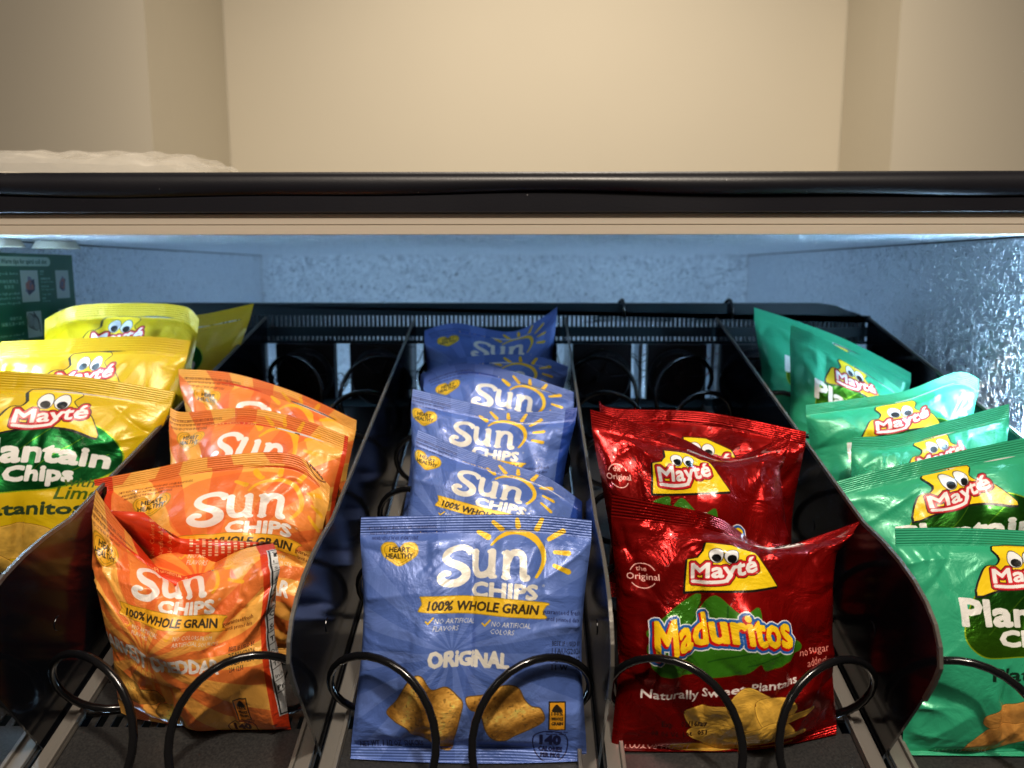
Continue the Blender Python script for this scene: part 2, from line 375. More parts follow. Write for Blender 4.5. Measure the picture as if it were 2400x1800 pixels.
def sun_bag(kind):
    blue = kind == 'blue'
    base = (.34, .455, .76) if blue else (.95, .52, .15)
    cv = Canvas(2, AH, base, .12 if blue else .05)
    # rays fanning out from behind the flavour name
    cx, cy = .42, .62
    th = np.arctan2(cv.yy - cy, cv.xx - cx); r = np.hypot(cv.xx - cx, cv.yy - cy)
    n = 15; s_ = np.sin(th * n + .9 * np.sin(th * 3) + r * (0 if blue else 2.2))
    front = cv.xx < 1.02
    if blue:
        m = (s_ > .05) & front; k = np.clip(1.15 - r * .7, 0.15, 1)[..., None] * .16
        cv.c = np.where(m[..., None], cv.c * (1 - k) + np.array((.72, .78, .98)) * k, cv.c * (1 - .05))
        cv.c[~front] = (.14, .27, .62)
    else:
        m = (s_ > -.1) & front
        cv.c[m] = (.98, .71, .32); cv.c[(~m) & front] = (.93, .49, .22)
        g = (np.clip(1.0 - r / .5, 0, 1) * .35)[..., None]; cv.c = np.where(front[..., None], cv.c * (1 - g) + np.array((.93, .46, .20)) * g, cv.c)
        lm = (cv.poly(smooth_pts([(.30, .10), (.50, .04), (.72, .06), (.86, .16), (.88, .34), (.70, .44), (.42, .42), (.28, .30)], 6, True)))
        cv.c[lm] = cv.c[lm] * .45 + np.array((.91, .40, .18)) * .55
        cv.c[~front] = (.86, .25, .10)
    cv.c = cv.c.astype(np.float32)
    gold = (.95, .76, .14) if blue else (.97, .70, .16); W_ = (.92, .90, .86) if blue else (.96, .93, .90)
    dark = (.07, .09, .26) if blue else (.32, .08, .03)
    sun_logo(cv, 0, .015, W_, gold)
    # heart badge
    H = smooth_pts([(.175, .155), (.150, .128), (.115, .128), (.100, .150), (.112, .185), (.150, .212), (.180, .228), (.215, .208), (.248, .180), (.252, .150), (.235, .128), (.200, .130)], 6, True)
    m = cv.poly(H); cv.put(cv.grow(m, .006), np.array(gold) * .8); cv.put(m, gold); cv.put(cv.stroke(np.vstack([H, H[:1]]) * .86 + np.array((.177, .178)) * .14, .003), np.array(gold) * .7)
    cv.put(cv.text('HEART', .177, .168, .024, .088, bold=.0008, angle=-.03), (.16, .13, .05)); cv.put(cv.text('HEALTHY', .178, .198, .024, .118, bold=.0008, angle=.03), (.16, .13, .05))
    for i, t in enumerate(('DIETS RICH IN WHOLE GRAIN FOODS AND OTHER PLANT FOODS,', 'AND LOW IN SATURATED FAT AND CHOLESTEROL,', 'MAY HELP REDUCE THE RISK OF HEART DISEASE.')):
        cv.put(cv.text(t, .03 + .012 * i, .062 + i * .024, .013, .30 - .05 * i, 'l', res=1), dark)
    # whole grain banner
    P = smooth_pts([(.285, .380), (.30, .372), (.50, .378), (.80, .396), (.812, .410), (.800, .432), (.808, .452), (.79, .466), (.50, .452), (.30, .440), (.278, .432), (.290, .406)], 4, True)
    cv.put(cv.grow(cv.poly(P), .003), np.array(gold) * .72); cv.put(cv.poly(P), gold)
    cv.put(cv.text('100% WHOLE GRAIN', .545, .441, .040, .465, angle=-.035, shear=.12, bold=.0016), (.22, .17, .10))
    L = (('NO ARTIFICIAL', 'FLAVORS'), ('NO ARTIFICIAL', 'COLORS')) if blue else (('NO ARTIFICIAL', 'FLAVORS'), ('NO COLORS FROM', 'ARTIFICIAL SOURCES'))
    for i, (a, b) in enumerate(L):
        x = .34 + i * .24; y = .492 + i * .014
        cv.put(cv.stroke([(x - .032, y - .010), (x - .022, y), (x, y - .026)], .007), gold)
        cv.put(cv.text(a, x + .005, y, .022, .165, 'l', shear=.15, angle=-.03, bold=0, res=1), W_)
        cv.put(cv.text(b, x, y + .032, .022, .10 if len(b) < 9 else .20, 'l', shear=.15, angle=-.03, bold=0, res=1), W_)
    if blue:
        cv.put(cv.text('ORiGiNAL', .495, .683, .064, .33, angle=-.02, bold=.0045, warp=lambda x, y, w, h: (x * w, y * h * (1 + .09 * np.sin(x * 23)))), W_)
        chip_ridged(cv, [(.255, .74), (.30, .72), (.345, .78), (.40, .775), (.445, .82), (.47, .86), (.46, .93), (.44, 1.02), (.42, 1.08), (.36, 1.06), (.33, 1.02), (.27, 1.01), (.245, .97), (.19, .94), (.155, .90), (.20, .84)], .25, 3)
        chip_ridged(cv, [(.49, .83), (.57, .81), (.64, .77), (.70, .775), (.73, .83), (.76, .86), (.80, .87), (.815, .92), (.77, .96), (.70, 1.0), (.65, 1.03), (.60, 1.02), (.57, .97), (.55, .90), (.51, .88)], 1.25, 7)
        date = ('BEST IF USED BY', '11AUG2026', '325309662', '11 W')
    else:
        cv.put(cv.text('HARVEST CHEDDAR', .45, .675, .068, .68, angle=-.05, bold=.0040, warp=lambda x, y, w, h: (x * w, y * h * (1 + .08 * np.sin(x * 31)))), W_)
        cv.put(cv.text('FLAVORED', .36, .708, .026, .20, angle=-.05, bold=.001), (.98, .72, .32))
        chip_ridged(cv, [(.12, .80), (.20, .79), (.30, .83), (.42, .86), (.43, .90), (.36, .93), (.28, .96), (.16, .93)], 1.2, 3)
        chip_ridged(cv, [(.40, .93), (.48, .92), (.53, .97), (.50, 1.05), (.42, 1.06), (.37, 1.0)], .6, 9, 1.08)
        date = ('BEST IF USED BY', '25AUG2026', '132310238', '234 12:51')
    for i, t in enumerate(date): cv.put(cv.text(t, .845, .585 + .036 * i, .021 if i == 0 else .025, .135 if i < 3 else .07, 'l', bold=0, res=1), (.05, .05, .10))
    cv.put(cv.text('guaranteed fresh', .80, .445, .021, .17, 'l', res=1), dark); cv.put(cv.text('until printed date', .815, .475, .018, .15, 'l', res=1), dark)
    # whole grain stamp
    x, y = .835, .835
    cv.put(cv.poly([(x, y), (x + .075, y), (x + .075, y + .135), (x, y + .135)]), (.12, .10, .08)); cv.put(cv.poly([(x + .005, y + .005), (x + .07, y + .005), (x + .07, y + .13), (x + .005, y + .13)]), (.90, .62, .12) if blue else (.93, .56, .16))
    cv.put(cv.poly(smooth_pts([(x + .015, y + .045), (x + .03, y + .015), (x + .045, y + .02), (x + .06, y + .045)], 5, True)), (.15, .12, .08))
    for i, t in enumerate(('100%', 'WHOLE', 'GRAIN')): cv.put(cv.text(t, x + .0375, y + .062 + i * .024, .015, .05, bold=.001, res=1), (.12, .10, .08))
    cv.lines(x - .008, x + .085, y + .142, y + .165, 2, dark, 4)
    # calories shield
    sx, sy = .845, 1.035
    Sh = smooth_pts([(sx - .07, sy - .03), (sx, sy - .06), (sx + .07, sy - .03), (sx + .062, sy + .05), (sx, sy + .095), (sx - .062, sy + .05)], 5, True)
    cv.put(cv.stroke(np.vstack([Sh, Sh[:1]]), .005), dark)
    cv.put(cv.text('140', sx, sy + .008, .044, .085, bold=.004), dark); cv.put(cv.text('CALORIES', sx, sy + .040, .020, .10, bold=.0014, res=1), dark); cv.put(cv.text('PER PKG', sx, sy + .066, .018, .08, bold=.0014, res=1), dark)
    cv.put(cv.text('NET WT. 1 1/2 OZ  SNACKS', .04, 1.07, .028, .27, 'l', bold=.0012, angle=.03, res=1), dark)
    nutrition(cv, 1.12 if blue else 1.05, .06, .40, .92, 1)
    for i, t in enumerate(('No Colors From', 'Artificial Sources', 'No Artificial Flavors')): cv.put(cv.text(t, 1.56, .10 + i * .05, .026, align='l', res=1), (.96, .80, .50))
    cv.lines(1.56, 1.9, .30, .95, 18, (.95, .85, .7) if not blue else (.7, .78, .95), 9)
    return cv

def brand_logo(cv, x, y, s, outline=(.05, .05, .05), straight=False):
    """yellow flared panel with two eyes over the brand name; x, y is its middle, s its width"""
    f = lambda P: [(x + a * s, y + b * s) for a, b in P]
    P = smooth_pts(f([(-.49, .26), (-.42, .06), (-.36, -.04), (-.27, -.05), (-.22, -.12), (-.23, -.24), (.20, -.24), (.17, -.14), (.24, -.06), (.34, -.01), (.42, .10), (.49, .26), (.25, .19), (0, .17), (-.25, .20)]), 3, True)
    if straight: P = np.array(f([(-.40, .27), (-.355, -.05), (-.25, -.07), (-.20, -.15), (-.20, -.26), (.05, -.275), (.33, -.16), (.52, .20)]))
    m = cv.poly(P); sh = np.roll(np.roll(cv.grow(m, .012 * s), -int(.012 * s * cv.p), 1), int(.012 * s * cv.p), 0)
    cv.put(sh | cv.grow(m, .007 * s), outline, 0); cv.put(m, (.98, .83, .10), 0)
    for ex in (-.075, .075):
        e = cv.poly([(x + (ex + .070 * math.cos(t)) * s, y + (-.120 + .085 * math.sin(t)) * s) for t in np.linspace(0, 2 * math.pi, 30, endpoint=False)])
        cv.put(cv.grow(e, .006 * s), outline, 0); cv.put(e, (.94, .94, .95), 0)
        p = cv.poly([(x + (ex + .006 + .046 * math.cos(t)) * s, y + (-.085 + .044 * math.sin(t)) * s) for t in np.linspace(0, 2 * math.pi, 24, endpoint=False)])
        cv.put(p & e, (.03, .03, .03), 0)
    wp = lambda u, v, wd, h: (u * wd, v * h * (1 + .10 * u) + (u * .62 + .5 * u * u) * h)
    a = (x + .01 * s, y + .105 * s, .150 * s, .64 * s)
    t0 = cv.text('Mayté', *a, warp=wp, bold=.007 * s)
    st = cv.stroke(smooth_pts(f([(-.30, .165), (-.15, .172), (.0, .150), (.05, .11), (.07, .08)]), 4), .035 * s)
    cv.put(cv.grow(t0 | st, .026 * s), (.30, .03, .05), 0); cv.put(cv.grow(t0 | st, .018 * s), (.80, .12, .16), 0); cv.put(t0 | st, (.96, .95, .94), 0)

def red_bag():
    cv = Canvas(2, AH, (.64, .045, .038), .72)
    k = cv.noise(5, 3)[..., None]; cv.c = (cv.c * (.85 + .25 * k)).astype(np.float32)
    for P in ([(.155, .56), (.23, .48), (.33, .41), (.40, .39), (.38, .46), (.46, .39), (.54, .46), (.62, .43), (.60, .52), (.50, .60), (.30, .60)],
              [(.17, .66), (.16, .60), (.24, .55), (.50, .54), (.70, .56), (.80, .60), (.77, .64), (.64, .69), (.60, .655), (.54, .70), (.42, .72), (.37, .69), (.34, .715), (.20, .71)],
              ):
        m = cv.poly(smooth_pts(P, 5, True)); cv.put(cv.grow(m, .003), (.32, .50, .10), .3); cv.put(m, (.22, .48, .09), .25)
    for a, b in (((.30, .58), (.40, .42)), ((.48, .56), (.50, .43)), ((.42, .66), (.58, .60)), ((.55, .665), (.72, .625))): cv.put(cv.stroke([a, b], .006), (.14, .36, .08))
    brand_logo(cv, .495, .262, .43, straight=True)
    def wp(u, v, wd, h): return u * wd, v * h * (1.05 + .55 * (u - .05) ** 2 * 2) + h * (.30 * np.cos(u * 4.6) - .15 + .42 * u)
    t0 = cv.text('Maduritos', .475, .590, .112, .56, warp=wp, bold=.0060, shear=-.05)
    sh = np.roll(np.roll(cv.grow(t0, .003), -int(.007 * cv.p), 1), int(.007 * cv.p), 0)
    cv.put(cv.grow(t0 | sh, .0145), (.92, .92, .93), 0); cv.put(cv.grow(t0 | sh, .0095), (.13, .35, .66), 0); cv.put(sh, (.75, .06, .06), 0); cv.put(t0, (.98, .80, .10), 0)
    cv.put(cv.text('no sugar', .875, .655, .034, .155, xs=.8), (.96, .66, .60), 0); cv.put(cv.text('added', .885, .708, .034, .10), (.96, .66, .60), 0)
    wp2 = lambda u, v, wd, h: (u * wd, v * h + h * (.9 * u + .5 * math.pi * 0 + .35 * np.sin(u * 5)))
    cv.put(cv.text('Naturally Sweet Plantains', .47, .800, .036, .64, warp=wp2, bold=.0018), (.95, .92, .90), 0)
    cv.put(cv.text('the', .150, .292, .020, bold=.0006), (.96, .75, .70), 0); cv.put(cv.text('Original', .155, .328, .026, .125, bold=.001), (.96, .78, .74), 0)
    for a0, a1 in ((-2.7, -.5), (.6, 2.5)): cv.put(cv.stroke([(.155 + .052 * math.cos(t), .312 + .052 * math.sin(t)) for t in np.linspace(a0, a1, 14)], .0045), (.96, .78, .74), 0)
    for P, sd in (([(.33, .88), (.42, .85), (.55, .87), (.60, .92), (.52, .96), (.38, .97)], 1), ([(.50, .86), (.55, .77), (.63, .80), (.71, .86), (.72, .96), (.62, 1.0), (.55, .95)], 2), ([(.60, .84), (.70, .82), (.78, .88), (.74, .97), (.64, .95)], 5),
                  ([(.34, .98), (.46, .95), (.60, .99), (.70, 1.03), (.62, 1.08), (.46, 1.06)], 3), ([(.58, .98), (.70, .93), (.78, .98), (.80, 1.05), (.68, 1.09), (.57, 1.06)], 4), ([(.28, 1.04), (.42, 1.05), (.54, 1.09), (.46, 1.13), (.32, 1.10)], 6), ([(.70, 1.03), (.86, 1.02), (.80, 1.09), (.68, 1.10)], 8), ([(.74, .93), (.86, .90), (.87, .915), (.76, .96)], 9)):
        chip_flat(cv, P, sd)
    cv.put(cv.text('Exp    02/16/27', .33, .955, .026, .19, bold=.0008, res=1), (.12, .02, .02), 0); cv.put(cv.text('08 06 V6  Lot   051', .31, 1.0, .024, .23, bold=.0008, res=1), (.12, .02, .02), 0)
    cv.put(cv.text('ALWAYS FRESH', .06, 1.085, .038, .30, 'l', bold=.0012, xs=.8), (.97, .80, .76), 0)
    nutrition(cv, 1.22, .08, .36, .85, 1)
    cv.lines(1.64, 1.92, .15, .9, 20, (.95, .8, .76), 5, 0)
    return cv

def plantain_bag(kind):
    green = kind == 'green'
    base = (.20, .68, .50) if green else (.84, .70, .045)
    cv = Canvas(2, AH, base, .12 if green else .06)
    dk = (.05, .30, .10) if green else (.06, .36, .16)
    # banana leaf behind the name
    P = smooth_pts([(.30, .28), (.42, .20), (.60, .22), (.78, .30), (.86, .42), (.80, .52), (.62, .58), (.44, .60), (.28, .60), (.20, .52), (.22, .40)], 6, True)
    m = cv.poly(P); cv.put(cv.grow(m, .006), (.62, .74, .10), .5); g = np.clip((cv.yy - .2) / .4, 0, 1)[..., None]
    cc = np.array(dk) * (1 - g) + np.array((.30, .52, .06) if green else (.07, .40, .17)) * g
    cv.c[m] = cc[m]; cv.m[m] = .85
    for a, b in (((.30, .50), (.55, .26)), ((.42, .56), (.70, .30)), ((.58, .56), (.80, .40))): cv.put(cv.stroke([a, b], .005), (.35, .58, .12))
    brand_logo(cv, .50, .20, .47)
    wp = lambda u, v, wd, h: (u * wd, v * h * (1.15 - .35 * (u + .5)) + h * (-.55 * (u + .5) * .3))
    cv.put(cv.text('Plantain', .50, .455, .105, .62, bold=.0075, warp=wp), WHITE, 0)
    cv.put(cv.text('Chips', .51, .552, .066, .31, bold=.0065), WHITE, 0)
    if green:
        cv.put(cv.text('Platanitos', .55, .715, .058, .46, bold=.0025), (.04, .16, .10), 0)
        for Q, sd in (([(.30, .90), (.40, .84), (.56, .80), (.70, .82), (.66, .90), (.50, .94), (.36, .95)], 1), ([(.24, 1.02), (.34, .95), (.50, .92), (.60, .94), (.54, 1.0), (.38, 1.06), (.26, 1.07)], 2), ([(.56, .88), (.74, .82), (.84, .86), (.78, .96), (.62, .98)], 3)):
            chip_flat(cv, Q, sd, (.88, .62, .30))
    else:
        cv.put(cv.text('with', .70, .578, .045, .14, shear=.2, bold=.001), (.25, .36, .05), 0); cv.put(cv.text('Lime', .70, .640, .062, .20, shear=.2, bold=.0014), (.25, .36, .05), 0)
        cv.put(cv.text('Platanitos', .48, .715, .058, .52, bold=.003, warp=lambda u, v, wd, h: (u * wd, v * h * (1 + .1 * np.sin(u * 14)))), (.16, .24, .14), 0)
        for Q, sd in (([(.30, .80), (.44, .76), (.60, .79), (.66, .86), (.54, .92), (.38, .93), (.28, .88)], 1), ([(.60, .88), (.74, .84), (.80, .88), (.72, .95), (.58, .97)], 2), ([(.22, .90), (.34, .90), (.46, 1.0), (.44, 1.06), (.32, 1.05), (.22, .98)], 3), ([(.44, .95), (.58, .93), (.72, .97), (.64, 1.05), (.48, 1.04)], 4)):
            chip_flat(cv, Q, sd, (.86, .68, .28))
        l = cv.poly([(.76 + .06 * math.cos(t), 1.0 + .06 * math.sin(t)) for t in np.linspace(0, 6.28, 24, endpoint=False)]); cv.put(l, (.35, .62, .22), 0)
        l = cv.poly([(.76 + .045 * math.cos(t), 1.0 + .045 * math.sin(t)) for t in np.linspace(0, 6.28, 24, endpoint=False)]); cv.put(l, (.66, .80, .45), 0)
    cv.put(cv.text('ALWAYS FRESH', .10, 1.075, .030, .26, 'l', xs=.8), WHITE, 0)
    nutrition(cv, 1.14, .07, .36, .85, 1)
    cv.lines(1.56, 1.92, .15, .9, 20, (.9, .95, .9) if green else (.25, .25, .05), 5, 0)
    return cv

def bag_mat(name, cv, rough, crinkle, facets, coat=0., rvar=.08, ridge=.35):
    im = cv.image(name + '_print')
    m, nt, b = new_mat(name)
    uv = N(nt, 'ShaderNodeUVMap', uv_map='print'); flat = N(nt, 'ShaderNodeUVMap', uv_map='sheet')
    t = N(nt, 'ShaderNodeTexImage'); t.image = im; t.interpolation = 'Cubic'; t.extension = 'REPEAT'
    nt.links.new(uv.outputs[0], t.inputs[0]); nt.links.new(t.outputs['Color'], b.inputs['Base Color'])
    nt.links.new(t.outputs['Alpha'], b.inputs['Metallic'])
    # fine crinkles and faceted creases of the film
    sx = N(nt, 'ShaderNodeSeparateXYZ'); nt.links.new(flat.outputs[0], sx.inputs[0])
    info = N(nt, 'ShaderNodeObjectInfo')
    off = N(nt, 'ShaderNodeVectorMath', operation='ADD'); nt.links.new(flat.outputs[0], off.inputs[0])
    sc_ = N(nt, 'ShaderNodeVectorMath', operation='SCALE'); nt.links.new(info.outputs['Location'], sc_.inputs[0]); sc_.inputs['Scale'].default_value = 37.
    nt.links.new(sc_.outputs[0], off.inputs[1])
    n1 = N(nt, 'ShaderNodeTexNoise', Scale=5.5, Detail=5., Roughness=.55, Distortion=.6); nt.links.new(off.outputs[0], n1.inputs['Vector'])
    v1 = N(nt, 'ShaderNodeTexVoronoi', Scale=4.); v1.feature = 'F1'
    mixv = N(nt, 'ShaderNodeVectorMath', operation='MULTIPLY_ADD'); nt.links.new(n1.outputs['Color'], mixv.inputs[0]); mixv.inputs[1].default_value = (.22, .22, .22); nt.links.new(off.outputs[0], mixv.inputs[2])
    nt.links.new(mixv.outputs[0], v1.inputs['Vector'])
    b1 = N(nt, 'ShaderNodeBump', Strength=crinkle, Distance=.004); nt.links.new(n1.outputs[0], b1.inputs['Height'])
    b2 = N(nt, 'ShaderNodeBump', Strength=facets, Distance=.006); nt.links.new(v1.outputs['Distance'], b2.inputs['Height']); nt.links.new(b1.outputs[0], b2.inputs['Normal'])
    # crimped ridges run along both seals only
    wv = N(nt, 'ShaderNodeMath', operation='MULTIPLY'); nt.links.new(sx.outputs['Y'], wv.inputs[0]); wv.inputs[1].default_value = 2 * math.pi * 80
    sn = N(nt, 'ShaderNodeMath', operation='SINE'); nt.links.new(wv.outputs[0], sn.inputs[0])
    ds = N(nt, 'ShaderNodeMath', operation='SUBTRACT'); nt.links.new(sx.outputs['Y'], ds.inputs[0]); ds.inputs[1].default_value = .5 * AH
    ab = N(nt, 'ShaderNodeMath', operation='ABSOLUTE'); nt.links.new(ds.outputs[0], ab.inputs[0])
    gt = N(nt, 'ShaderNodeMath', operation='GREATER_THAN'); nt.links.new(ab.outputs[0], gt.inputs[0]); gt.inputs[1].default_value = .5 * AH - .085
    mu = N(nt, 'ShaderNodeMath', operation='MULTIPLY'); nt.links.new(sn.outputs[0], mu.inputs[0]); nt.links.new(gt.outputs[0], mu.inputs[1])
    b3 = N(nt, 'ShaderNodeBump', Strength=ridge, Distance=.0005); nt.links.new(mu.outputs[0], b3.inputs['Height']); nt.links.new(b2.outputs[0], b3.inputs['Normal'])
    nt.links.new(b3.outputs[0], b.inputs['Normal'])
    mr = N(nt, 'ShaderNodeMapRange'); mr.inputs['To Min'].default_value = rough - rvar; mr.inputs['To Max'].default_value = rough + rvar
    n3 = N(nt, 'ShaderNodeTexNoise', Scale=7., Detail=2.); nt.links.new(off.outputs[0], n3.inputs['Vector']); nt.links.new(n3.outputs[0], mr.inputs['Value']); nt.links.new(mr.outputs[0], b.inputs['Roughness'])
    b.inputs['Coat Weight'].default_value = coat; b.inputs['Coat Roughness'].default_value = .12
    return m
MAT = {
    'blue': bag_mat('blue_satin_film', sun_bag('blue'), .42, .60, .20, .05),
    'orange': bag_mat('orange_film', sun_bag('orange'), .40, .6, .22, .08),
    'red': bag_mat('red_foil', red_bag(), .27, .6, .5, .15, ridge=.6),
    'green': bag_mat('green_film', plantain_bag('green'), .37, .42, .18, .12),
    'yellow': bag_mat('yellow_film', plantain_bag('yellow'), .35, .42, .16, .12),
}
print('art', round(time.time() - T0, 1))

# ------------------------------------------------------------------ the room behind
def wall(name, P, mat=M_WALL):
    """upright slab through plan points, 2.8 m tall"""
    return None
def struct(name, mb, mat, **k):
    o = mb.build(name, mat, **k); o['kind'] = 'structure'; return o
XL, XR = -.889, .939
m = MB(); m.box(XL - .1, XR + .1, 2.40, 2.50, 0, 3.2); struct('alcove_back_wall', m, M_WALL)
m = MB(); m.box(XL - .12, XL, 2.021, 2.397, 0, 3.2); struct('alcove_side_wall', m, M_WALL)
m = MB(); m.box(XR, XR + .12, 2.181, 2.397, 0, 3.2); struct('alcove_side_wall', m, M_WALL)
m = MB(); m.box(-3.2, XL, 1.90, 2.02, 0, 3.2); struct('left_wall', m, M_WALL)
m = MB(); m.box(XR, 3.2, 2.06, 2.18, 0, 3.2); struct('right_wall', m, M_WALL)
m = MB(); m.box(-3.2, 3.2, -2.5, 2.6, -.05, 0); struct('room_floor', m, simple('grey_floor', (.25, .23, .2), .5))

# ------------------------------------------------------------------ the machine's cabinet
YF, YB = .607, 1.445; ZT = ZC + .028; ZB = ZC - 1.05; CX = -.0385; X0, X1 = CX - .450, CX + .450
cab = empty('vending_machine_cabinet', (CX, YF, ZB))
tag(cab, 'black vending machine cabinet with embossed aluminium lining and its front open', 'vending machine')
m = MB(); m.box(X0, X1, YF, YB, ZT, ZT + .004); m.build('ceiling_panel', M_STUCCO_TOP, cab)
m = MB(); m.box(X0 - .004, X0, YF, YB, ZB, ZT + .004); m.build('side_panel', M_STUCCO_SIDE, cab)
m = MB(); m.box(X1, X1 + .004, YF, YB, ZB, ZT + .004); m.build('side_panel', M_STUCCO_SIDE, cab)
m = MB(); m.box(X0, X1, YB + .001, YB + .005, ZB, ZT + .004); m.build('back_panel', M_STUCCO, cab)
m = MB(); m.box(X0, X1, YF, YB, ZB - .004, ZB - .001); m.build('bottom_panel', M_STUCCO, cab)
for nm, xa, xb in (('outer_side', X0 - .045, X0 - .005), ('outer_side', X1 + .005, X1 + .045)):
    m = MB(); m.box(xa, xb, YF + .03, YB + .04, ZB - .05, ZT + .045); m.build(nm, M_BLACK, cab)
m = MB(); m.box(X0 - .045, X1 + .045, YF + .03, YB + .04, ZT + .030, ZT + .0425); m.build('top_shell', M_BLACK, cab)
# dark joint where the ceiling meets the sides
for xx, s in ((X0, 1), (X1, -1)):
    m = MB(); m.box(min(xx, xx + s * .0015), max(xx, xx + s * .0015), YF + .01, YB, ZT - .0012, ZT); m.build('joint', M_MOTOR, cab)
# cream gasket: three flat steps
m = MB()
z0 = ZT - .0005; y = YF - .004
prof = [(y, z0), (y, z0 + .0065), (y + .0008, z0 + .0069), (y + .0008, z0 + .0073), (y, z0 + .0077), (y, z0 + .0120), (y + .0008, z0 + .0124), (y + .0008, z0 + .0128), (y, z0 + .0132), (y, z0 + .0152), (y + .012, z0 + .0152), (y + .012, z0)]
m.prism_x(prof, X0 - .05, X1 + .05)
gk = m.build('door_gasket', simple('cream_gasket_vinyl', (.56, .49, .40), .42, 0, .05, 60), cab)
# black pressed frame above: flat band, then a rounded lip that bows a little along its length
V, F = [], []
nx = 90; zb = z0 + .0160
for i in range(nx + 1):
    x = X0 - .05 + (X1 - X0 + .1) * i / nx; t = (x - CX)
    bow = .0016 * math.sin(t * 11 + 1.0) + .0008 * math.sin(t * 27)
    zs = zb + .0135 + bow
    prof = [(.012, zb), (0, zb), (-.0012, zb + .0008), (-.0012, zs - .0012), (.0004, zs)]
    for k in range(9):
        a = k / 8 * math.pi; prof.append((.0004 - .0055 * math.sin(a) * (1 + .25 * math.sin(t * 8)), zs + (1 - math.cos(a)) / 2 * (zb + .0285 - zs)))
    prof += [(.0004, zb + .0290), (.0012, zb + .0305), (.035, zb + .0310)]
    V += [(x, YF - .006 + a, b) for a, b in prof]
k = len(prof)
for i in range(nx):
    for j in range(k - 1): F.append((i * k + j, (i + 1) * k + j, (i + 1) * k + j + 1, i * k + j + 1))
fm = simple('black_gloss_enamel', (.008, .008, .012), .38, 0, .2, 700, .5, .07)
nt = fm.node_tree; b = nt.nodes['Principled BSDF']; tc = N(nt, 'ShaderNodeTexCoord'); vo = N(nt, 'ShaderNodeTexVoronoi', Scale=70.); nt.links.new(tc.outputs['Object'], vo.inputs['Vector'])
lt = N(nt, 'ShaderNodeMath', operation='LESS_THAN'); nt.links.new(vo.outputs['Distance'], lt.inputs[0]); lt.inputs[1].default_value = .035
mx = N(nt, 'ShaderNodeMix', data_type='RGBA'); mx.inputs[6].default_value = (.008, .008, .012, 1); mx.inputs[7].default_value = (.25, .25, .26, 1); nt.links.new(lt.outputs[0], mx.inputs[0]); nt.links.new(mx.outputs[2], b.inputs['Base Color'])
fr = mesh_obj('front_frame', V, F, fm, cab)
for p in fr.data.polygons: p.use_smooth = True
md = fr.modifiers.new('split', 'EDGE_SPLIT'); md.split_angle = R_(40)
# white round caps under the ceiling, front left
for (ux, yy, r) in ((-.466, .690, .020), (-.450, .748, .021)):
    m = MB(); m.disc((ux, yy, ZT - .0072), r, .007, 'z', 40, r2=r * .8); m.build('ceiling_cap', M_WHITE_PL, cab, bevel=.0008)
# upright light strips behind the front edge, left and right
def led_strip(x, s):
    m = MB(); m.box(min(x, x + s * .004), max(x, x + s * .004), YF + .003, YF + .019, ZB + .05, ZT - .004)
    h = m.build('light_strip', simple('strip_housing', (.75, .78, .8), .3), cab)
    em, nt, b = new_mat('cold_white_light'); b.inputs['Base Color'].default_value = (.8, .8, .8, 1)
    b.inputs['Emission Color'].default_value = LED_COLOR; b.inputs['Emission Strength'].default_value = LED_STRENGTH
    m = MB(); m.box(min(x + s * .0042, x + s * .0055), max(x + s * .0042, x + s * .0055), YF + .005, YF + .017, ZB + .06, ZT - .006)
    m.build('diffuser', em, h)
led_strip(X0, 1); led_strip(X1, -1)

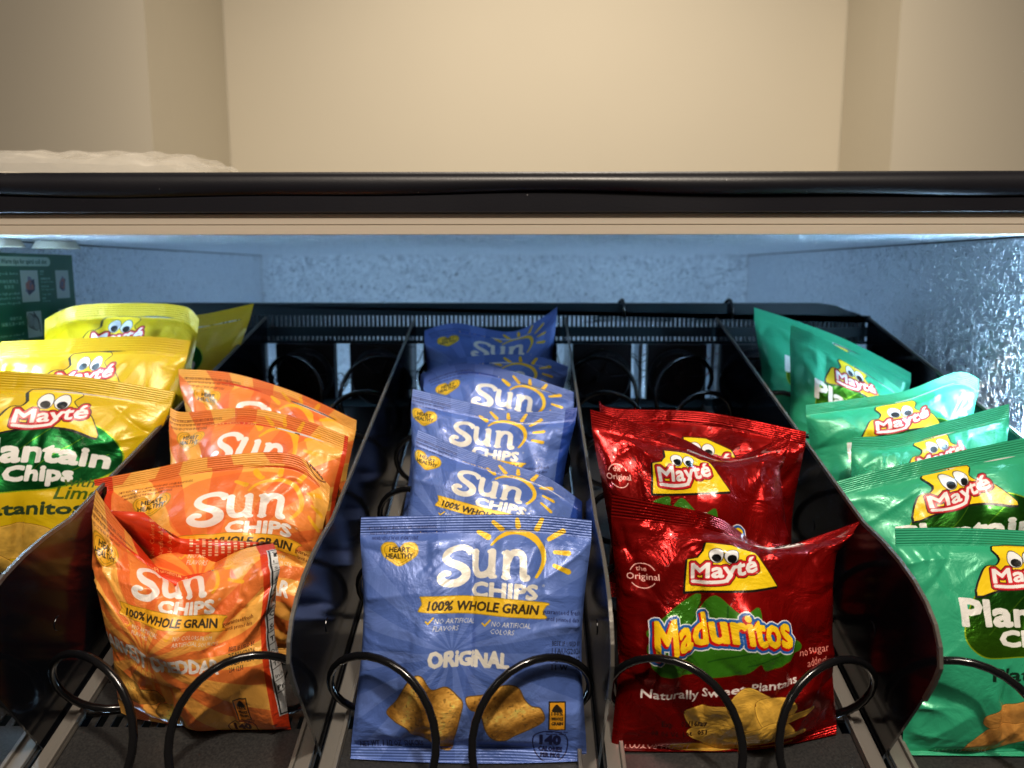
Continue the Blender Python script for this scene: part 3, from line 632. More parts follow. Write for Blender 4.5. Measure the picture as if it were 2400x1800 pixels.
# instruction sticker on the left wall
def sticker():
    cv = Canvas(1.45, 1.6, (.02, .30, .20), 0, 700)
    W_ = (.72, .80, .78)
    cv.put(cv.stroke([(.10, .09), (1.02, .09)], .105), (.60, .70, .66))
    cv.put(cv.text('注意事项  Warm tips for spiral coil slot', .555, .115, .052, .92, bold=.002), (.04, .25, .2))
    def pic(x, y, a, b, seed, spiral=False):
        cv.put(cv.poly([(x, y), (x + a, y), (x + a, y + b), (x, y + b)]), (.62, .68, .66))
        if spiral:
            for q in range(5):
                c0, c1 = x + a * (.25 + q * .09), y + b * (.35 + .03 * q)
                cv.put(cv.stroke([(c0 + a * .22 * math.cos(t), c1 + b * .28 * math.sin(t)) for t in np.linspace(0, 6.28, 24)], .006), (.06, .07, .08))
            cv.put(cv.stroke(smooth_pts([(x + a * .5, y + b * .05), (x + a * .8, y + b * .4), (x + a * .85, y + b * .8)], 5), .016), (.1, .1, .12))
        else:
            rng = np.random.RandomState(seed); c = np.array((x + a / 2, y + b / 2))
            for q, col in enumerate(((.40, .42, .50), (.16, .18, .28), (.55, .33, .30), (.30, .32, .42))):
                P = [(c[0] + a * (.32 - .06 * q) * math.cos(t) * rng.uniform(.6, 1.2) + a * rng.uniform(-.1, .1), c[1] + b * (.34 - .07 * q) * math.sin(t) * rng.uniform(.6, 1.2)) for t in np.linspace(0, 6.28, 7, endpoint=False)]
                cv.put(cv.poly(P), col)
    pic(.60, .19, .26, .36, 1); pic(1.14, .19, .22, .34, 2); pic(.64, .66, .22, .30, 3, True); pic(1.14, .66, .18, .20, 4)
    T = (('出货装置 goods device', .57, .24, .034), ('货道弹簧顶端在玻璃上', .57, .33, .032), ('安装底', .50, .39, .032), ('the high product', .57, .46, .032), ('equipment is on the', .575, .51, .032), ('to release the goods', .57, .565, .032),
         ('弹簧货道', .57, .74, .03), ('用，弹簧无法一次性', .60, .80, .032), ('items on some of', .58, .92, .032), ('the items when', .56, .98, .032))
    for t, x, y, h in T: cv.put(cv.text(t, x, y, h, align='r', bold=0, res=1), W_)
    for t, x, y in (('弹簧', .90, .215), ('Part', .90, .245), ('弹簧固定座', .90, .30), ('Spring fixed base', .90, .335), ('货道马达', .90, .39), ('Slot cargo motor', .90, .425), ('Cargo plate', .90, .48), ('挡板', .90, .53), ('Screw nut', .90, .56), ('弹簧支架', .90, .78), ('Spring frame', .90, .815)):
        cv.put(cv.text(t, x, y, .021, align='l', res=1), W_)
    cv.put(cv.text('如需要安装加高垫支撑块时：确保弹簧、货道和底部齐平', .62, 1.18, .026, 1.1, res=1), W_)
    cv.put(cv.text('Raise the slot if your products bottom size is higher than the coil', .62, 1.245, .026, 1.15, res=1), W_)
    cv.put(cv.poly([(.1, 1.33), (.95, 1.33), (.95, 1.53), (.1, 1.53)]), (.62, .68, .66))
    for q in range(9):
        x = .12 + q * .092; cv.put(cv.poly([(x, 1.345), (x + .05, 1.345), (x + .075, 1.40), (x + .075, 1.49), (x, 1.47)]), (.12, .14, .16)); cv.put(cv.poly([(x + .02, 1.503), (x + .06, 1.503), (x + .06, 1.52), (x + .02, 1.52)]), (.15, .2, .2))
    im = cv.image('sticker_print')
    mt, nt, b = new_mat('printed_green_vinyl'); t = N(nt, 'ShaderNodeTexImage'); t.image = im; t.interpolation = 'Cubic'
    uv = N(nt, 'ShaderNodeUVMap', uv_map='print'); nt.links.new(uv.outputs[0], t.inputs[0]); nt.links.new(t.outputs[0], b.inputs['Base Color']); b.inputs['Roughness'].default_value = .35
    y1 = .836; wd = .152; y0 = y1 - wd; zt = ZC + .0165; ht = .137
    x = X0 + .0014
    V = [(x, y0, zt - ht), (x, y1, zt - ht), (x, y1, zt), (x, y0, zt), (x - .001, y0, zt - ht), (x - .001, y1, zt - ht), (x - .001, y1, zt), (x - .001, y0, zt)]
    o = mesh_obj('instruction_sticker', V, [(0, 3, 2, 1)[::-1], (4, 7, 6, 5), (0, 4, 5, 1), (1, 5, 6, 2), (2, 6, 7, 3), (3, 7, 4, 0)], mt)
    ul = o.data.uv_layers.new(name='print'); uvs = {0: (0, 0), 1: (1, 0), 2: (1, 1), 3: (0, 1)}
    for lp in o.data.loops: ul.data[lp.index].uv = uvs[lp.vertex_index % 4]
    tag(o, 'green sticker with printed tips for spiral coils on the left inner wall of the machine', 'sticker')
sticker()

# clear plastic sack lying on top of the machine
def sack():
    rng = np.random.RandomState(5)
    def surf(nx, ny, x0, x1, y0, y1, z, h, amp, seed):
        r = np.random.RandomState(seed); V, F = [], []; ph = r.uniform(0, 6, 14); fr = r.uniform(12, 150, 14); an = r.uniform(0, 3.14, 14)
        for j in range(ny + 1):
            for i in range(nx + 1):
                u, v = i / nx, j / ny; x = x0 + (x1 - x0) * u; yy = y0 + (y1 - y0) * v
                e = min(1, (1 - abs(2 * u - 1)) * 4.2) ** .6 * max(0, 1 - abs(2 * v - 1) ** 4) ** .5
                n = sum(abs(math.sin(fr[q] * (x * math.cos(an[q]) + yy * math.sin(an[q])) + ph[q])) for q in range(14)) / 14
                prof = h * (1.0 - .25 * u)
                V.append((x, yy, z + e * (prof + amp * (n - .55))))
        for j in range(ny):
            for i in range(nx): a = j * (nx + 1) + i; F.append((a, a + 1, a + nx + 2, a + nx + 1))
        return V, F
    root = empty('plastic_sack', (-.36, .70, ZT + .044))
    tag(root, 'clear crinkled plastic sack lying flat on top of the machine at the left', 'plastic sack')
    V, F = surf(110, 40, -.50, -.247, .625, .80, ZT + .0445, .029, .018, 3)
    pm, nt, b = new_mat('clear_polythene'); b.inputs['Base Color'].default_value = (.85, .82, .75, 1); b.inputs['Roughness'].default_value = .10; b.inputs['Alpha'].default_value = .36
    mesh_obj('film', V, F, pm, root)
    V, F = surf(60, 24, -.48, -.262, .65, .79, ZT + .0445, .012, .005, 8)
    mesh_obj('contents', V, F, simple('cream_paper_goods', (.80, .72, .58), .7, 0, .3, 60), root, smooth=True)
sack()
print('cabinet', round(time.time() - T0, 1))

# ------------------------------------------------------------------ the pulled-out tray
SLOPE = .30; PIT = .170
def zf(y): return ZC - .418 + SLOPE * y
DX = [CX + (k - 2.5) * PIT for k in range(6)]
CXS = [CX + (k - 2) * PIT for k in range(5)]
tray = empty('vending_tray', (CX, .40, zf(.40)))
tag(tray, 'black five lane snack tray pulled out of the machine with spiral coils and dividers', 'tray')
# dividers
PROF = [(.875, ZC - .0536), (.478, ZC - .1600), (.452, ZC - .1622), (.430, ZC - .1660), (.412, ZC - .1712), (.398, ZC - .1775), (.388, ZC - .1850), (.382, ZC - .1940), (.380, ZC - .2040), (.384, ZC - .2140), (.392, ZC - .2285), (.443, ZC - .3100), (.46, ZC - .318), (.875, ZC - .1900)]
first = None
for x in DX:
    if first is None:
        m = MB(); m.prism_x(PROF, -.0009, .0009); first = m.build('divider', M_BLACK, None)
        # pale edging: light along the top and round nose put into the colour
        path = PROF[:11]; V, F = [], []
        for i, (yy, zz) in enumerate(path):
            a = path[max(i - 1, 0)]; b = path[min(i + 1, len(path) - 1)]; t = Vector((b[0] - a[0], b[1] - a[1])).normalized(); nrm = Vector((-t[1], t[0])) * -1
            for dx, dn in ((-.0010, -.0020), (-.0010, .0005), (.0010, .0005), (.0010, -.0020)): V.append((dx, yy + nrm[0] * dn * -1, zz + nrm[1] * dn * -1))
        for i in range(len(path) - 1):
            for k in range(4): k2 = (k + 1) % 4; F.append((i * 4 + k, i * 4 + k2, i * 4 + 4 + k2, i * 4 + 4 + k))
        F += [(3, 2, 1, 0), tuple(len(path) * 4 - 4 + q for q in range(4))]
        edge = mesh_obj('lit_edge', V, F, M_EDGE, None); edge.parent = first
        kids = [edge]
        for (yy, hh) in ((.455, .062), (.56, .062), (.70, .062)):
            m = MB(); m.disc((-.0014, yy, zf(yy) + hh), .0048, .0028, 'x', 20)
            rv = m.build('rivet', M_BLACK, None, bevel=.0003); rv.parent = first; kids.append(rv)
        dv = first
        dv.location = (x, 0, 0); dv.parent = tray; dv.matrix_parent_inverse = Matrix.Translation(-Vector(tray.location))
    else:
        dv = first.copy(); COL.objects.link(dv); dv.location = (x, 0, 0)
        for kd in kids: c = kd.copy(); COL.objects.link(c); c.parent = dv
# floors with punched holes, one sheet per lane
for cx in CXS:
    m = MB(); a, b = cx - .0835, cx + .0835; th = .0012
    def sl(xa, xb, ya, yb): m.box(xa, xb, ya, yb, ZC - .418 - th, ZC - .418, SLOPE)
    sl(a, b, .400, .446); sl(a, b, .455, .480); sl(a, b, .508, .876)
    n = 17; p = (b - a) / n
    for i in range(n + 1):
        xa = a + i * p - .0022; sl(max(xa, a), min(xa + .0044, b), .446, .455)
    n = 30; p = (b - a) / n
    for i in range(n + 1):
        xa = a + i * p - .0021; sl(max(xa, a), min(xa + .0042, b), .480, .508)
    m.build('lane_floor', M_FLOOR, tray)
# pale slide rails at the foot of both sides of each divider
rail0 = None
for x in DX:
    for s in (-1, 1):
        if rail0 is None:
            m = MB(); m.box(-.0055, .0055, .402, .872, ZC - .418 + .0005, ZC - .418 + .0035, SLOPE); m.box(-.0055, -.0030, .402, .872, ZC - .418 + .0036, ZC - .418 + .0065, SLOPE)
            rail0 = m.build('slide_rail', M_RAIL, tray, bevel=.0004); r = rail0
        else:
            r = rail0.copy(); COL.objects.link(r)
        r.location = (x + s * .0085, 0, 0)
        r.scale = (-s, 1, 1)
# back plate: top band, comb of slots, lower band
yb0, yb1 = .880, .8815
zA = at(1100, 655, yb0)[2]; zB = at(1100, 682, yb0)[2]; zCc = at(1100, 706, yb0)[2]; zD = at(1100, 727, yb0)[2]
xa, xb = DX[0] + .002, DX[5] + .004
V = [(xa, zB), (xa, zA - .012)] + [(xa + .010 * (1 - math.cos(t)), zA - .012 + .012 * math.sin(t)) for t in np.linspace(.3, 1.57, 5)]
V += [(xb - .055, zA), (xb - .040, zA - .002), (xb - .025, zA - .008), (xb - .012, zA - .012), (xb, zA - .022), (xb, zB)]
m = MB(); n = len(V)
m.V = [(x, yb0, z) for x, z in V] + [(x, yb0 + .014, z) for x, z in V]; m.F = [list(range(n)), [n + i for i in reversed(range(n))]] + [[(i + 1) % n, i, n + i, n + (i + 1) % n] for i in range(n)]
m.build('back_plate', M_PLATE, tray)
m = MB(); x = xa; 
while x < xb - .006:
    m.box(x, x + .0022, yb0 + .0005, yb0 + .009, zCc, zB - .0002); x += .0050
cb = m.build('slot_comb', M_PLATE, tray)
m = MB(); m.box(xa, xb, yb0, yb0 + .012, zD, zCc - .0002); m.build('lower_band', M_PLATE, tray)
m = MB(); x = xa
while x < xb - .006:
    m.box(x, x + .0022, yb0 + .0005, yb0 + .009, zD - .0050, zD - .0002); x += .0050
m.build('slot_comb', M_PLATE, tray)
zE = zD - .0052
for dx_ in (-.085, -.0, .085):
    pass
m = MB(); m.box(xa, xb, yb0, yb0 + .012, zE - .003, zE); m.build('lower_band', M_PLATE, tray)
zG = at(1100, 862, yb0)[2]
m = MB(); m.box(xa, xb, yb0, yb0 + .012, zf(.88) - .02, zG); m.build('lower_band', M_PLATE, tray)
m = MB(); m.box(DX[1] - .115, DX[5] - .01, .50, .64, ZC - .418 - .10, ZC - .418 - .04, SLOPE); m.build('hole_shade_box', M_PLATE, tray)  # added dark box under the floor, makes the punched holes look dark
# motors: two a lane, each with its hub, screw and side box
rng = random.Random(4)
mot0 = None
hubc = .0365
for cx in CXS:
    for s in (-1, 1):
        x = cx + s * .0425
        if mot0 is None:
            m = MB(); zc = zf(.87) + hubc
            m.box(-.0335, .0335, yb0 - .003, yb0 + .012, zG + .0003, zE - .0033)
            mot0 = m.build('motor', M_MOTOR, tray, bevel=.001)
            m = MB(); m.disc((0, yb0 - .004, zc), .0325, -.004, n=36); m.disc((0, yb0 - .008, zc), .0325, -.006, n=36, r2=.029); hub = m.build('hub', M_MOTOR, None, bevel=.0006)
            for q in range(5):
                pass
            m = MB()
            for q in range(5):
                a = q * 2 * math.pi / 5; c, s_ = math.cos(a), math.sin(a); n0 = len(m.V)
                for yy in (yb0 - .0141, yb0 - .0175):
                    for (r_, t_) in ((.008, -.0028), (.028, -.0042), (.028, .0042), (.008, .0028)):
                        m.V.append((r_ * c - t_ * s_, yy, zc + r_ * s_ + t_ * c))
                for f in ((0, 1, 2, 3), (7, 6, 5, 4), (0, 4, 5, 1), (1, 5, 6, 2), (2, 6, 7, 3), (3, 7, 4, 0)): m.F.append([n0 + i for i in f])
            m.disc((0, yb0 - .0142, zc), .0078, -.008, n=20)
            spo = m.build('spoke', M_MOTOR, None)
            m = MB(); m.disc((0, yb0 - .0032, zE - .0115), .0032, -.0035, n=14); m.disc((0, yb0 - .0067, zE - .0115), .0022, -.001, n=14); scw = m.build('screw', M_SCREW, None, smooth=False)
            m = MB(); m.box(-.0385, -.0345, yb0 + .03, yb0 + .07, zG - .02, zE - .006); sb = m.build('motor_box', M_HOUSING, None)
            mk = [hub, spo, scw, sb]
            for o_ in mk: o_.parent = mot0
            mo = mot0
        else:
            mo = mot0.copy(); COL.objects.link(mo)
            for kd in mk: c = kd.copy(); COL.objects.link(c); c.parent = mo
        mo.location = (x, 0, 0)
# loose wires behind the gaps and two cable ties over the top band
def wire(pts, r, mat, name='wire'):
    m = MB(); m.tube(smooth_pts(pts, 6), r, 6); return m.build(name, mat, tray, smooth=True)
for i, cx in enumerate(CXS):
    for gx in (cx, cx + .085):
        for q in range(4):
            z = zG + rng.uniform(.01, .05)
            P = [(gx - .02, yb0 + .02 + rng.uniform(0, .02), z + rng.uniform(-.012, .012))] + [(gx - .01 + k * .008, yb0 + .02 + rng.uniform(0, .02), z + rng.uniform(-.012, .012)) for k in range(3)] + [(gx + .022, yb0 + .02, z + rng.uniform(-.012, .012))]
            wire(P, .0006, M_RED_WIRE if (i == 3 and gx > cx and q < 2) else M_WIRE)
for u in (1345, 1578):
    p = at(u, 655, yb0)
    wire([(p[0] - .003, yb0 + .016, p[2] - .002), (p[0], yb0 + .006, p[2] + .0035), (p[0] + .001, yb0 - .0035, p[2] - .004), (p[0] + .002, yb0 - .003, p[2] - .016)], .0022, M_WIRE, 'cable_tie')
    for q in range(5):
        wire([(p[0] - .05 + rng.uniform(0, .02), yb0 + .018, p[2] - .017 - q * .0015), (p[0], yb0 + .018, p[2] - .013 - q * .002), (p[0] + .06, yb0 + .018, p[2] - .016 - q * .0014)], .0006, M_WIRE)
# spiral coils, mirrored pairs
CR_, CP, WR = .0345, .085, .0024
ALPHA = math.atan(SLOPE)
def coil_mb(s):
    m = MB(); P = []; y0, y1 = .3745, .868; n = int((y1 - y0) / CP * 30)
    for i in range(n + 1):
        yy = y0 + (y1 - y0) * i / n; a = 2 * math.pi * (yy - y0) / CP
        P.append((-s * CR_ * math.sin(a), yy, zf(yy) + .0368 - CR_ * math.cos(a)))
    m.tube(P, WR, 10); return m
for s in (-1, 1):
    c0 = None
    for cx in CXS:
        if c0 is None:
            c0 = coil_mb(s).build('spiral_coil', M_WIRE, tray, smooth=True); c = c0
        else:
            c = c0.copy(); COL.objects.link(c)
        c.location = (cx + s * .0445, 0, 0)
print('tray', round(time.time() - T0, 1))

# ------------------------------------------------------------------ the snack bags
# kind, lane, top edge (survey points with depth), bottom edge, half thickness, print shift, seed, mesh density, label
def fl(lane, y, a=0., w=.066, dz=.004):
    """bottom edge standing on the lane floor, turned by a metres of depth"""
    cx = CXS[lane]
    return [(cx - w, y + a, zf(y + a) + dz), (cx, y, zf(y) + dz), (cx + w, y - a, zf(y - a) + dz)]
def tp(*P): return [tuple(at(*p)) for p in P]
B = [
 ('yellow', 0, tp((-150, 793, .580), (0, 801, .590), (190, 815, .605), (377, 846, .620)), fl(0, .552, -.01), .026, .01, 11, 1, 'frontmost yellow lime plantain chip bag in the far left lane with its name showing'),
 ('yellow', 0, tp((2, 738, .645), (120, 733, .65), (300, 726, .655), (412, 736, .66)), fl(0, .600), .026, .0, 12, .8, 'bright yellow bag second in the far left lane with a crease beside its logo eyes'),
 ('yellow', 0, tp((97, 690, .725), (165, 660, .73), (300, 655, .735), (398, 662, .735), (430, 690, .73)), fl(0, .680), .026, .0, 13, .8, 'yellow bag third in the far left lane showing its wide ribbed top seal'),
 ('yellow', 0, tp((260, 690, .79), (340, 682, .79), (430, 680, .79), (548, 656, .80)), fl(0, .760), .022, -.05, 14, .6, 'rearmost yellow bag in the far left lane, half hidden at the black back plate'),
 ('orange', 1, tp((207, 1058, .452), (250, 1120, .462), (330, 1215, .490), (364, 1256, .500), (440, 1228, .490), (520, 1188, .470), (590, 1174, .460)), tp((262, 1540, .452), (400, 1605, .446), (500, 1612, .444), (630, 1614, .444)), .018, -.045, 21, 1.15, 'front crumpled orange cheddar chip bag with its top folded into a deep V'),
 ('orange', 1, tp((203, 1036, .520), (330, 1012, .525), (460, 986, .530), (633, 981, .535), (712, 1050, .525)), fl(1, .495, 0, .072), .028, .035, 22, 1.1, 'orange cheddar chip bag directly behind the crumpled front one'),
 ('orange', 1, tp((368, 880, .585), (400, 890, .585), (533, 881, .580), (650, 905, .570), (752, 943, .560)), fl(1, .535, .005), .028, -.02, 23, 1, 'orange cheddar bag third in its lane with a curled left corner'),
 ('orange', 1, tp((385, 797, .640), (500, 806, .635), (640, 848, .615), (770, 908, .595)), fl(1, .600, .008), .026, .0, 24, .9, 'rearmost orange cheddar bag, its top seal slanting down to the right'),
 ('blue', 2, tp((780, 1117, .465), (1000, 1112, .467), (1150, 1112, .467), (1278, 1124, .465)), tp((757, 1650, .424), (930, 1653, .422), (1100, 1655, .422), (1266, 1665, .424)), .022, .0, 31, 1.15, 'frontmost blue whole grain chip bag, fully visible in the middle lane'),
 ('blue', 2, tp((903, 928, .590), (1000, 968, .585), (1080, 996, .58), (1180, 1030, .572), (1266, 1090, .565)), fl(2, .535, .0), .028, -.045, 32, 1, 'second blue chip bag from the front, its top sloping down to a crushed right ear'),
 ('blue', 2, tp((892, 840, .635), (1000, 866, .632), (1111, 889, .630), (1190, 887, .630), (1247, 880, .632)), fl(2, .595), .027, -.045, 33, 1, 'third blue chip bag from the front in the middle lane'),
 ('blue', 2, tp((918, 812, .695), (1001, 785, .693), (1100, 800, .688), (1254, 852, .675)), fl(2, .655), .026, .0, 34, .9, 'fourth blue chip bag from the front, ribbed seal running down to the right divider'),
 ('blue', 2, tp((909, 808, .755), (990, 775, .755), (1088, 765, .755), (1170, 772, .75), (1227, 792, .745)), fl(2, .715), .024, .0, 35, .8, 'fifth blue chip bag from the front with an arched drooping top seal'),
 ('blue', 2, tp((917, 714, .81), (985, 698, .815), (1110, 716, .815), (1204, 663, .82)), fl(2, .780), .022, .0, 36, .8, 'rearmost blue chip bag in deep shade with its top right corner raised'),
 ('red', 3, tp((1322, 1068, .455), (1440, 1090, .46), (1550, 1117, .468), (1640, 1176, .478), (1700, 1178, .478), (1790, 1150, .472), (1858, 1126, .468)), tp((1321, 1660, .431), (1480, 1662, .431), (1640, 1652, .433), (1806, 1602, .444)), .021, -.018, 41, 1.15, 'frontmost red foil plantain bag with its name in yellow letters'),
 ('red', 3, tp((1275, 884, .535), (1380, 915, .535), (1480, 950, .535), (1574, 990, .535), (1711, 934, .530)), fl(3, .490), .028, -.03, 42, 1, 'red foil bag behind the front one with a wide ribbed seal dipping in the middle'),
 ('red', 3, tp((1294, 866, .600), (1330, 882, .598), (1524, 890, .580), (1741, 932, .548)), fl(3, .550, .01), .026, .01, 43, .9, 'rearmost red foil bag in its lane, seal leaning over to the right divider'),
 ('green', 4, tp((1934, 1141, .468), (2060, 1140, .470), (2212, 1146, .470), (2430, 1160, .468)), tp((1950, 1668, .430), (2120, 1660, .430), (2250, 1655, .430), (2400, 1650, .430)), .019, .02, 51, 1.15, 'frontmost green plantain chip bag, cut off by the right edge of the view'),
 ('green', 4, tp((1804, 1041, .530), (1900, 1015, .530), (2080, 973, .535), (2212, 946, .54), (2275, 935, .54)), fl(4, .500), .028, .0, 52, 1, 'green bag second in the far right lane with a wide pale scalloped seal'),
 ('green', 4, tp((1842, 944, .590), (1940, 938, .592), (2060, 905, .60), (2180, 872, .605)), fl(4, .560), .026, .0, 53, 1, 'green bag third from the front in the far right lane'),
 ('green', 4, tp((1741, 875, .640), (1870, 858, .640), (1960, 843, .640), (2066, 804, .645), (2114, 818, .645)), fl(4, .620), .026, .0, 54, .9, 'green bag fourth from the front with its right seal corner lit turquoise'),
 ('green', 4, tp((1708, 702, .745), (1760, 722, .73), (1860, 780, .71), (1975, 862, .69)), fl(4, .680, .015), .024, .0, 55, .8, 'dark green bag turned left behind the turquoise lit one'),
 ('green', 4, tp((1629, 664, .800), (1740, 700, .785), (1841, 740, .770), (1968, 806, .745)), fl(4, .745, .02), .022, .0, 56, .8, 'rearmost green bag with a long slanting seal at the black back plate'),
]
S10 = 10.
VS = {22: -.0, 23: .0}
VS[22] = -.055
def interp3(P, u):
    P = smooth_pts(P, 10); d = np.r_[0, np.cumsum(np.linalg.norm(np.diff(P, axis=0), axis=1))]; d /= d[-1]
    return np.stack([np.interp(u, d, P[:, k]) for k in range(3)], -1)
sims = []
GRP = {'yellow': 'yellow lime plantain chip bags in the far left lane', 'orange': 'orange cheddar chip bags in the second lane', 'blue': 'blue original chip bags in the middle lane', 'red': 'red foil plantain bags in the fourth lane', 'green': 'green plantain chip bags in the far right lane'}
MID = {41: (.82, tp((1318, 1185, .462), (1480, 1188, .458), (1640, 1190, .458), (1815, 1196, .462))), 42: (.80, tp((1284, 985, .525), (1440, 1000, .522), (1580, 1008, .522), (1690, 1020, .525))),
       21: (.775, tp((182, 1225, .448), (290, 1258, .446), (400, 1268, .446), (520, 1255, .446), (612, 1225, .450)))}
for (kind, lane, top, bot, th, shift, seed, dens, label) in B:
    rg = np.random.RandomState(seed); NX, NY = int(40 * dens), int(46 * dens); ns = max(3, int(round(NY * .085)))
    u = np.linspace(0, 1, NX + 1); tops, bots = interp3(top, u), interp3(bot, u)
    lt = np.linalg.norm(np.diff(tops, axis=0), axis=1).sum(); lb = np.linalg.norm(np.diff(bots, axis=0), axis=1).sum()
    chord = np.linalg.norm(tops - bots, axis=1).mean(); W = max(lt, lb) * 1.0; H = chord * 1.06
    idx = {}; U, Vv, SD = [], [], []
    for s in (0, 1):
        for j in range(NY + 1):
            for k in range(NX + 1):
                if s == 1 and (k in (0, NX) or j <= ns or j >= NY - ns): idx[s, j, k] = idx[0, j, k]; continue
                idx[s, j, k] = len(U); U.append(k); Vv.append(j); SD.append(1 if s == 0 else -1)
    U, Vv, SD = np.array(U), np.array(Vv), np.array(SD)
    F, FU = [], []
    for s in (0, 1):
        for j in range(NY):
            if s == 1 and (j < ns or j >= NY - ns): continue
            for k in range(NX):
                q = [(j, k), (j, k + 1), (j + 1, k + 1), (j + 1, k)]
                if s: q = q[::-1]
                F.append([idx[s, a, b] for a, b in q]); FU.append([(s, a, b) for a, b in q])
    uu, vv = U / NX, Vv / NY
    W *= 1.03
    rest = np.stack([(uu - .5) * W * S10, np.where(SD > 0, -.01, .01) * 1., vv * H * S10], -1)
    P = bots[U] * (1 - vv[:, None]) + tops[U] * vv[:, None]
    if seed in MID:
        v0, mid = MID[seed]; mids = interp3(mid, u)
        a = np.clip(vv / v0, 0, 1)[:, None]; b_ = np.clip((vv - v0) / (1 - v0), 0, 1)[:, None]
        P = np.where((vv < v0)[:, None], bots[U] * (1 - a) + mids[U] * a, mids[U] * (1 - b_) + tops[U] * b_)
        chord = np.linalg.norm(mids - bots, axis=1).mean() / v0; H = chord * 1.04; W = max(lb, np.linalg.norm(np.diff(mids, axis=0), axis=1).sum()) * 1.01
    ex = (tops[-1] - tops[0] + bots[-1] - bots[0]); ez = tops.mean(0) - bots.mean(0); nr = np.cross(ex, ez); nr /= np.linalg.norm(nr); nr = nr if nr[1] < 0 else -nr
    v2 = np.clip((vv - ns / NY) / (1 - 2 * ns / NY), 0, 1)
    bulge = np.power(np.clip(1 - np.abs(2 * uu - 1) ** 3, 0, 1), .7) * np.power(np.clip(4 * v2 * (1 - v2), 0, 1), .5) * (1.12 - .3 * v2)
    nz = sum({'orange': .0028, 'red': .0022}.get(kind, .0017) * np.sin(rg.uniform(4, 24) * uu * math.cos(a) + rg.uniform(4, 24) * vv * math.sin(a) + rg.uniform(0, 6)) for a in rg.uniform(0, 3.14, 9))
    P = P + nr * (SD * np.maximum(bulge * (th * .78 + nz), (bulge > 0) * .0006))[:, None]
    P[:, 0] -= (uu - .5) * .005 * np.sin(math.pi * v2)
    pin = ((Vv <= ns) | (Vv >= NY - ns))
    ctr = P.mean(0)
    me = bpy.data.meshes.new('bag'); me.from_pydata((P - ctr) * S10, [], F); me.update()
    o = bpy.data.objects.new('bag', me); COL.objects.link(o); o.location = (len(sims) * 4., 30, 0)
    vg = o.vertex_groups.new(name='pin'); vg.add([int(i) for i in np.where(pin)[0]], 1, 'ADD')
    o.shape_key_add(name='Basis'); rk = o.shape_key_add(name='rest'); rk.data.foreach_set('co', rest.ravel())
    md = o.modifiers.new('c', 'CLOTH'); s = md.settings
    s.quality = 5; s.mass = .05; s.tension_stiffness = 60; s.compression_stiffness = 60; s.shear_stiffness = 40
    s.bending_model = 'ANGULAR'; s.bending_stiffness = {'red': .7, 'orange': .9, 'yellow': 1.5, 'green': 1.5, 'blue': 1.2}[kind]
    s.tension_damping = s.compression_damping = s.shear_damping = 1; s.bending_damping = .5; s.air_damping = 1
    s.use_pressure = True; s.uniform_pressure_force = 4.; s.vertex_group_mass = 'pin'; s.rest_shape_key = rk
    md.collision_settings.use_collision = False; s.effector_weights.gravity = 0
    md.point_cache.frame_start = 1; md.point_cache.frame_end = 60
    sims.append((o, kind, lane, label, F, FU, idx, NX, NY, ns, W, H, ctr, shift, pin, P, SD, nr, uu, vv, seed))
for f in range(1, 46): sc.frame_set(f)
dg = bpy.context.evaluated_depsgraph_get()
print('sim', round(time.time() - T0, 1))
results = []
for t in sims:
    e = t[0].evaluated_get(dg); n = len(e.data.vertices); co = np.zeros(n * 3); e.data.vertices.foreach_get('co', co)
    results.append(co.reshape(-1, 3) / S10 + t[12])
for t in sims: bpy.data.objects.remove(t[0])
sc.frame_set(1)
def resample(A, k, ax):
    """Catmull-Rom refinement, k steps per cell, along one axis"""
    A = np.moveaxis(A, ax, 0); n = len(A); P = np.concatenate([2 * A[:1] - A[1:2], A, 2 * A[-1:] - A[-2:-1]]); out = []
    p0, p1, p2, p3 = P[:n - 1], P[1:n], P[2:n + 1], P[3:n + 2]
    for i in range(k):
        t = i / k; out.append(.5 * (2 * p1 + (-p0 + p2) * t + (2 * p0 - 5 * p1 + 4 * p2 - p3) * t * t + (-p0 + 3 * p1 - 3 * p2 + p3) * t ** 3))
    o = np.stack(out, 1).reshape(-1, *A.shape[1:]); o = np.concatenate([o, A[-1:]])
    return np.moveaxis(o, 0, ax)
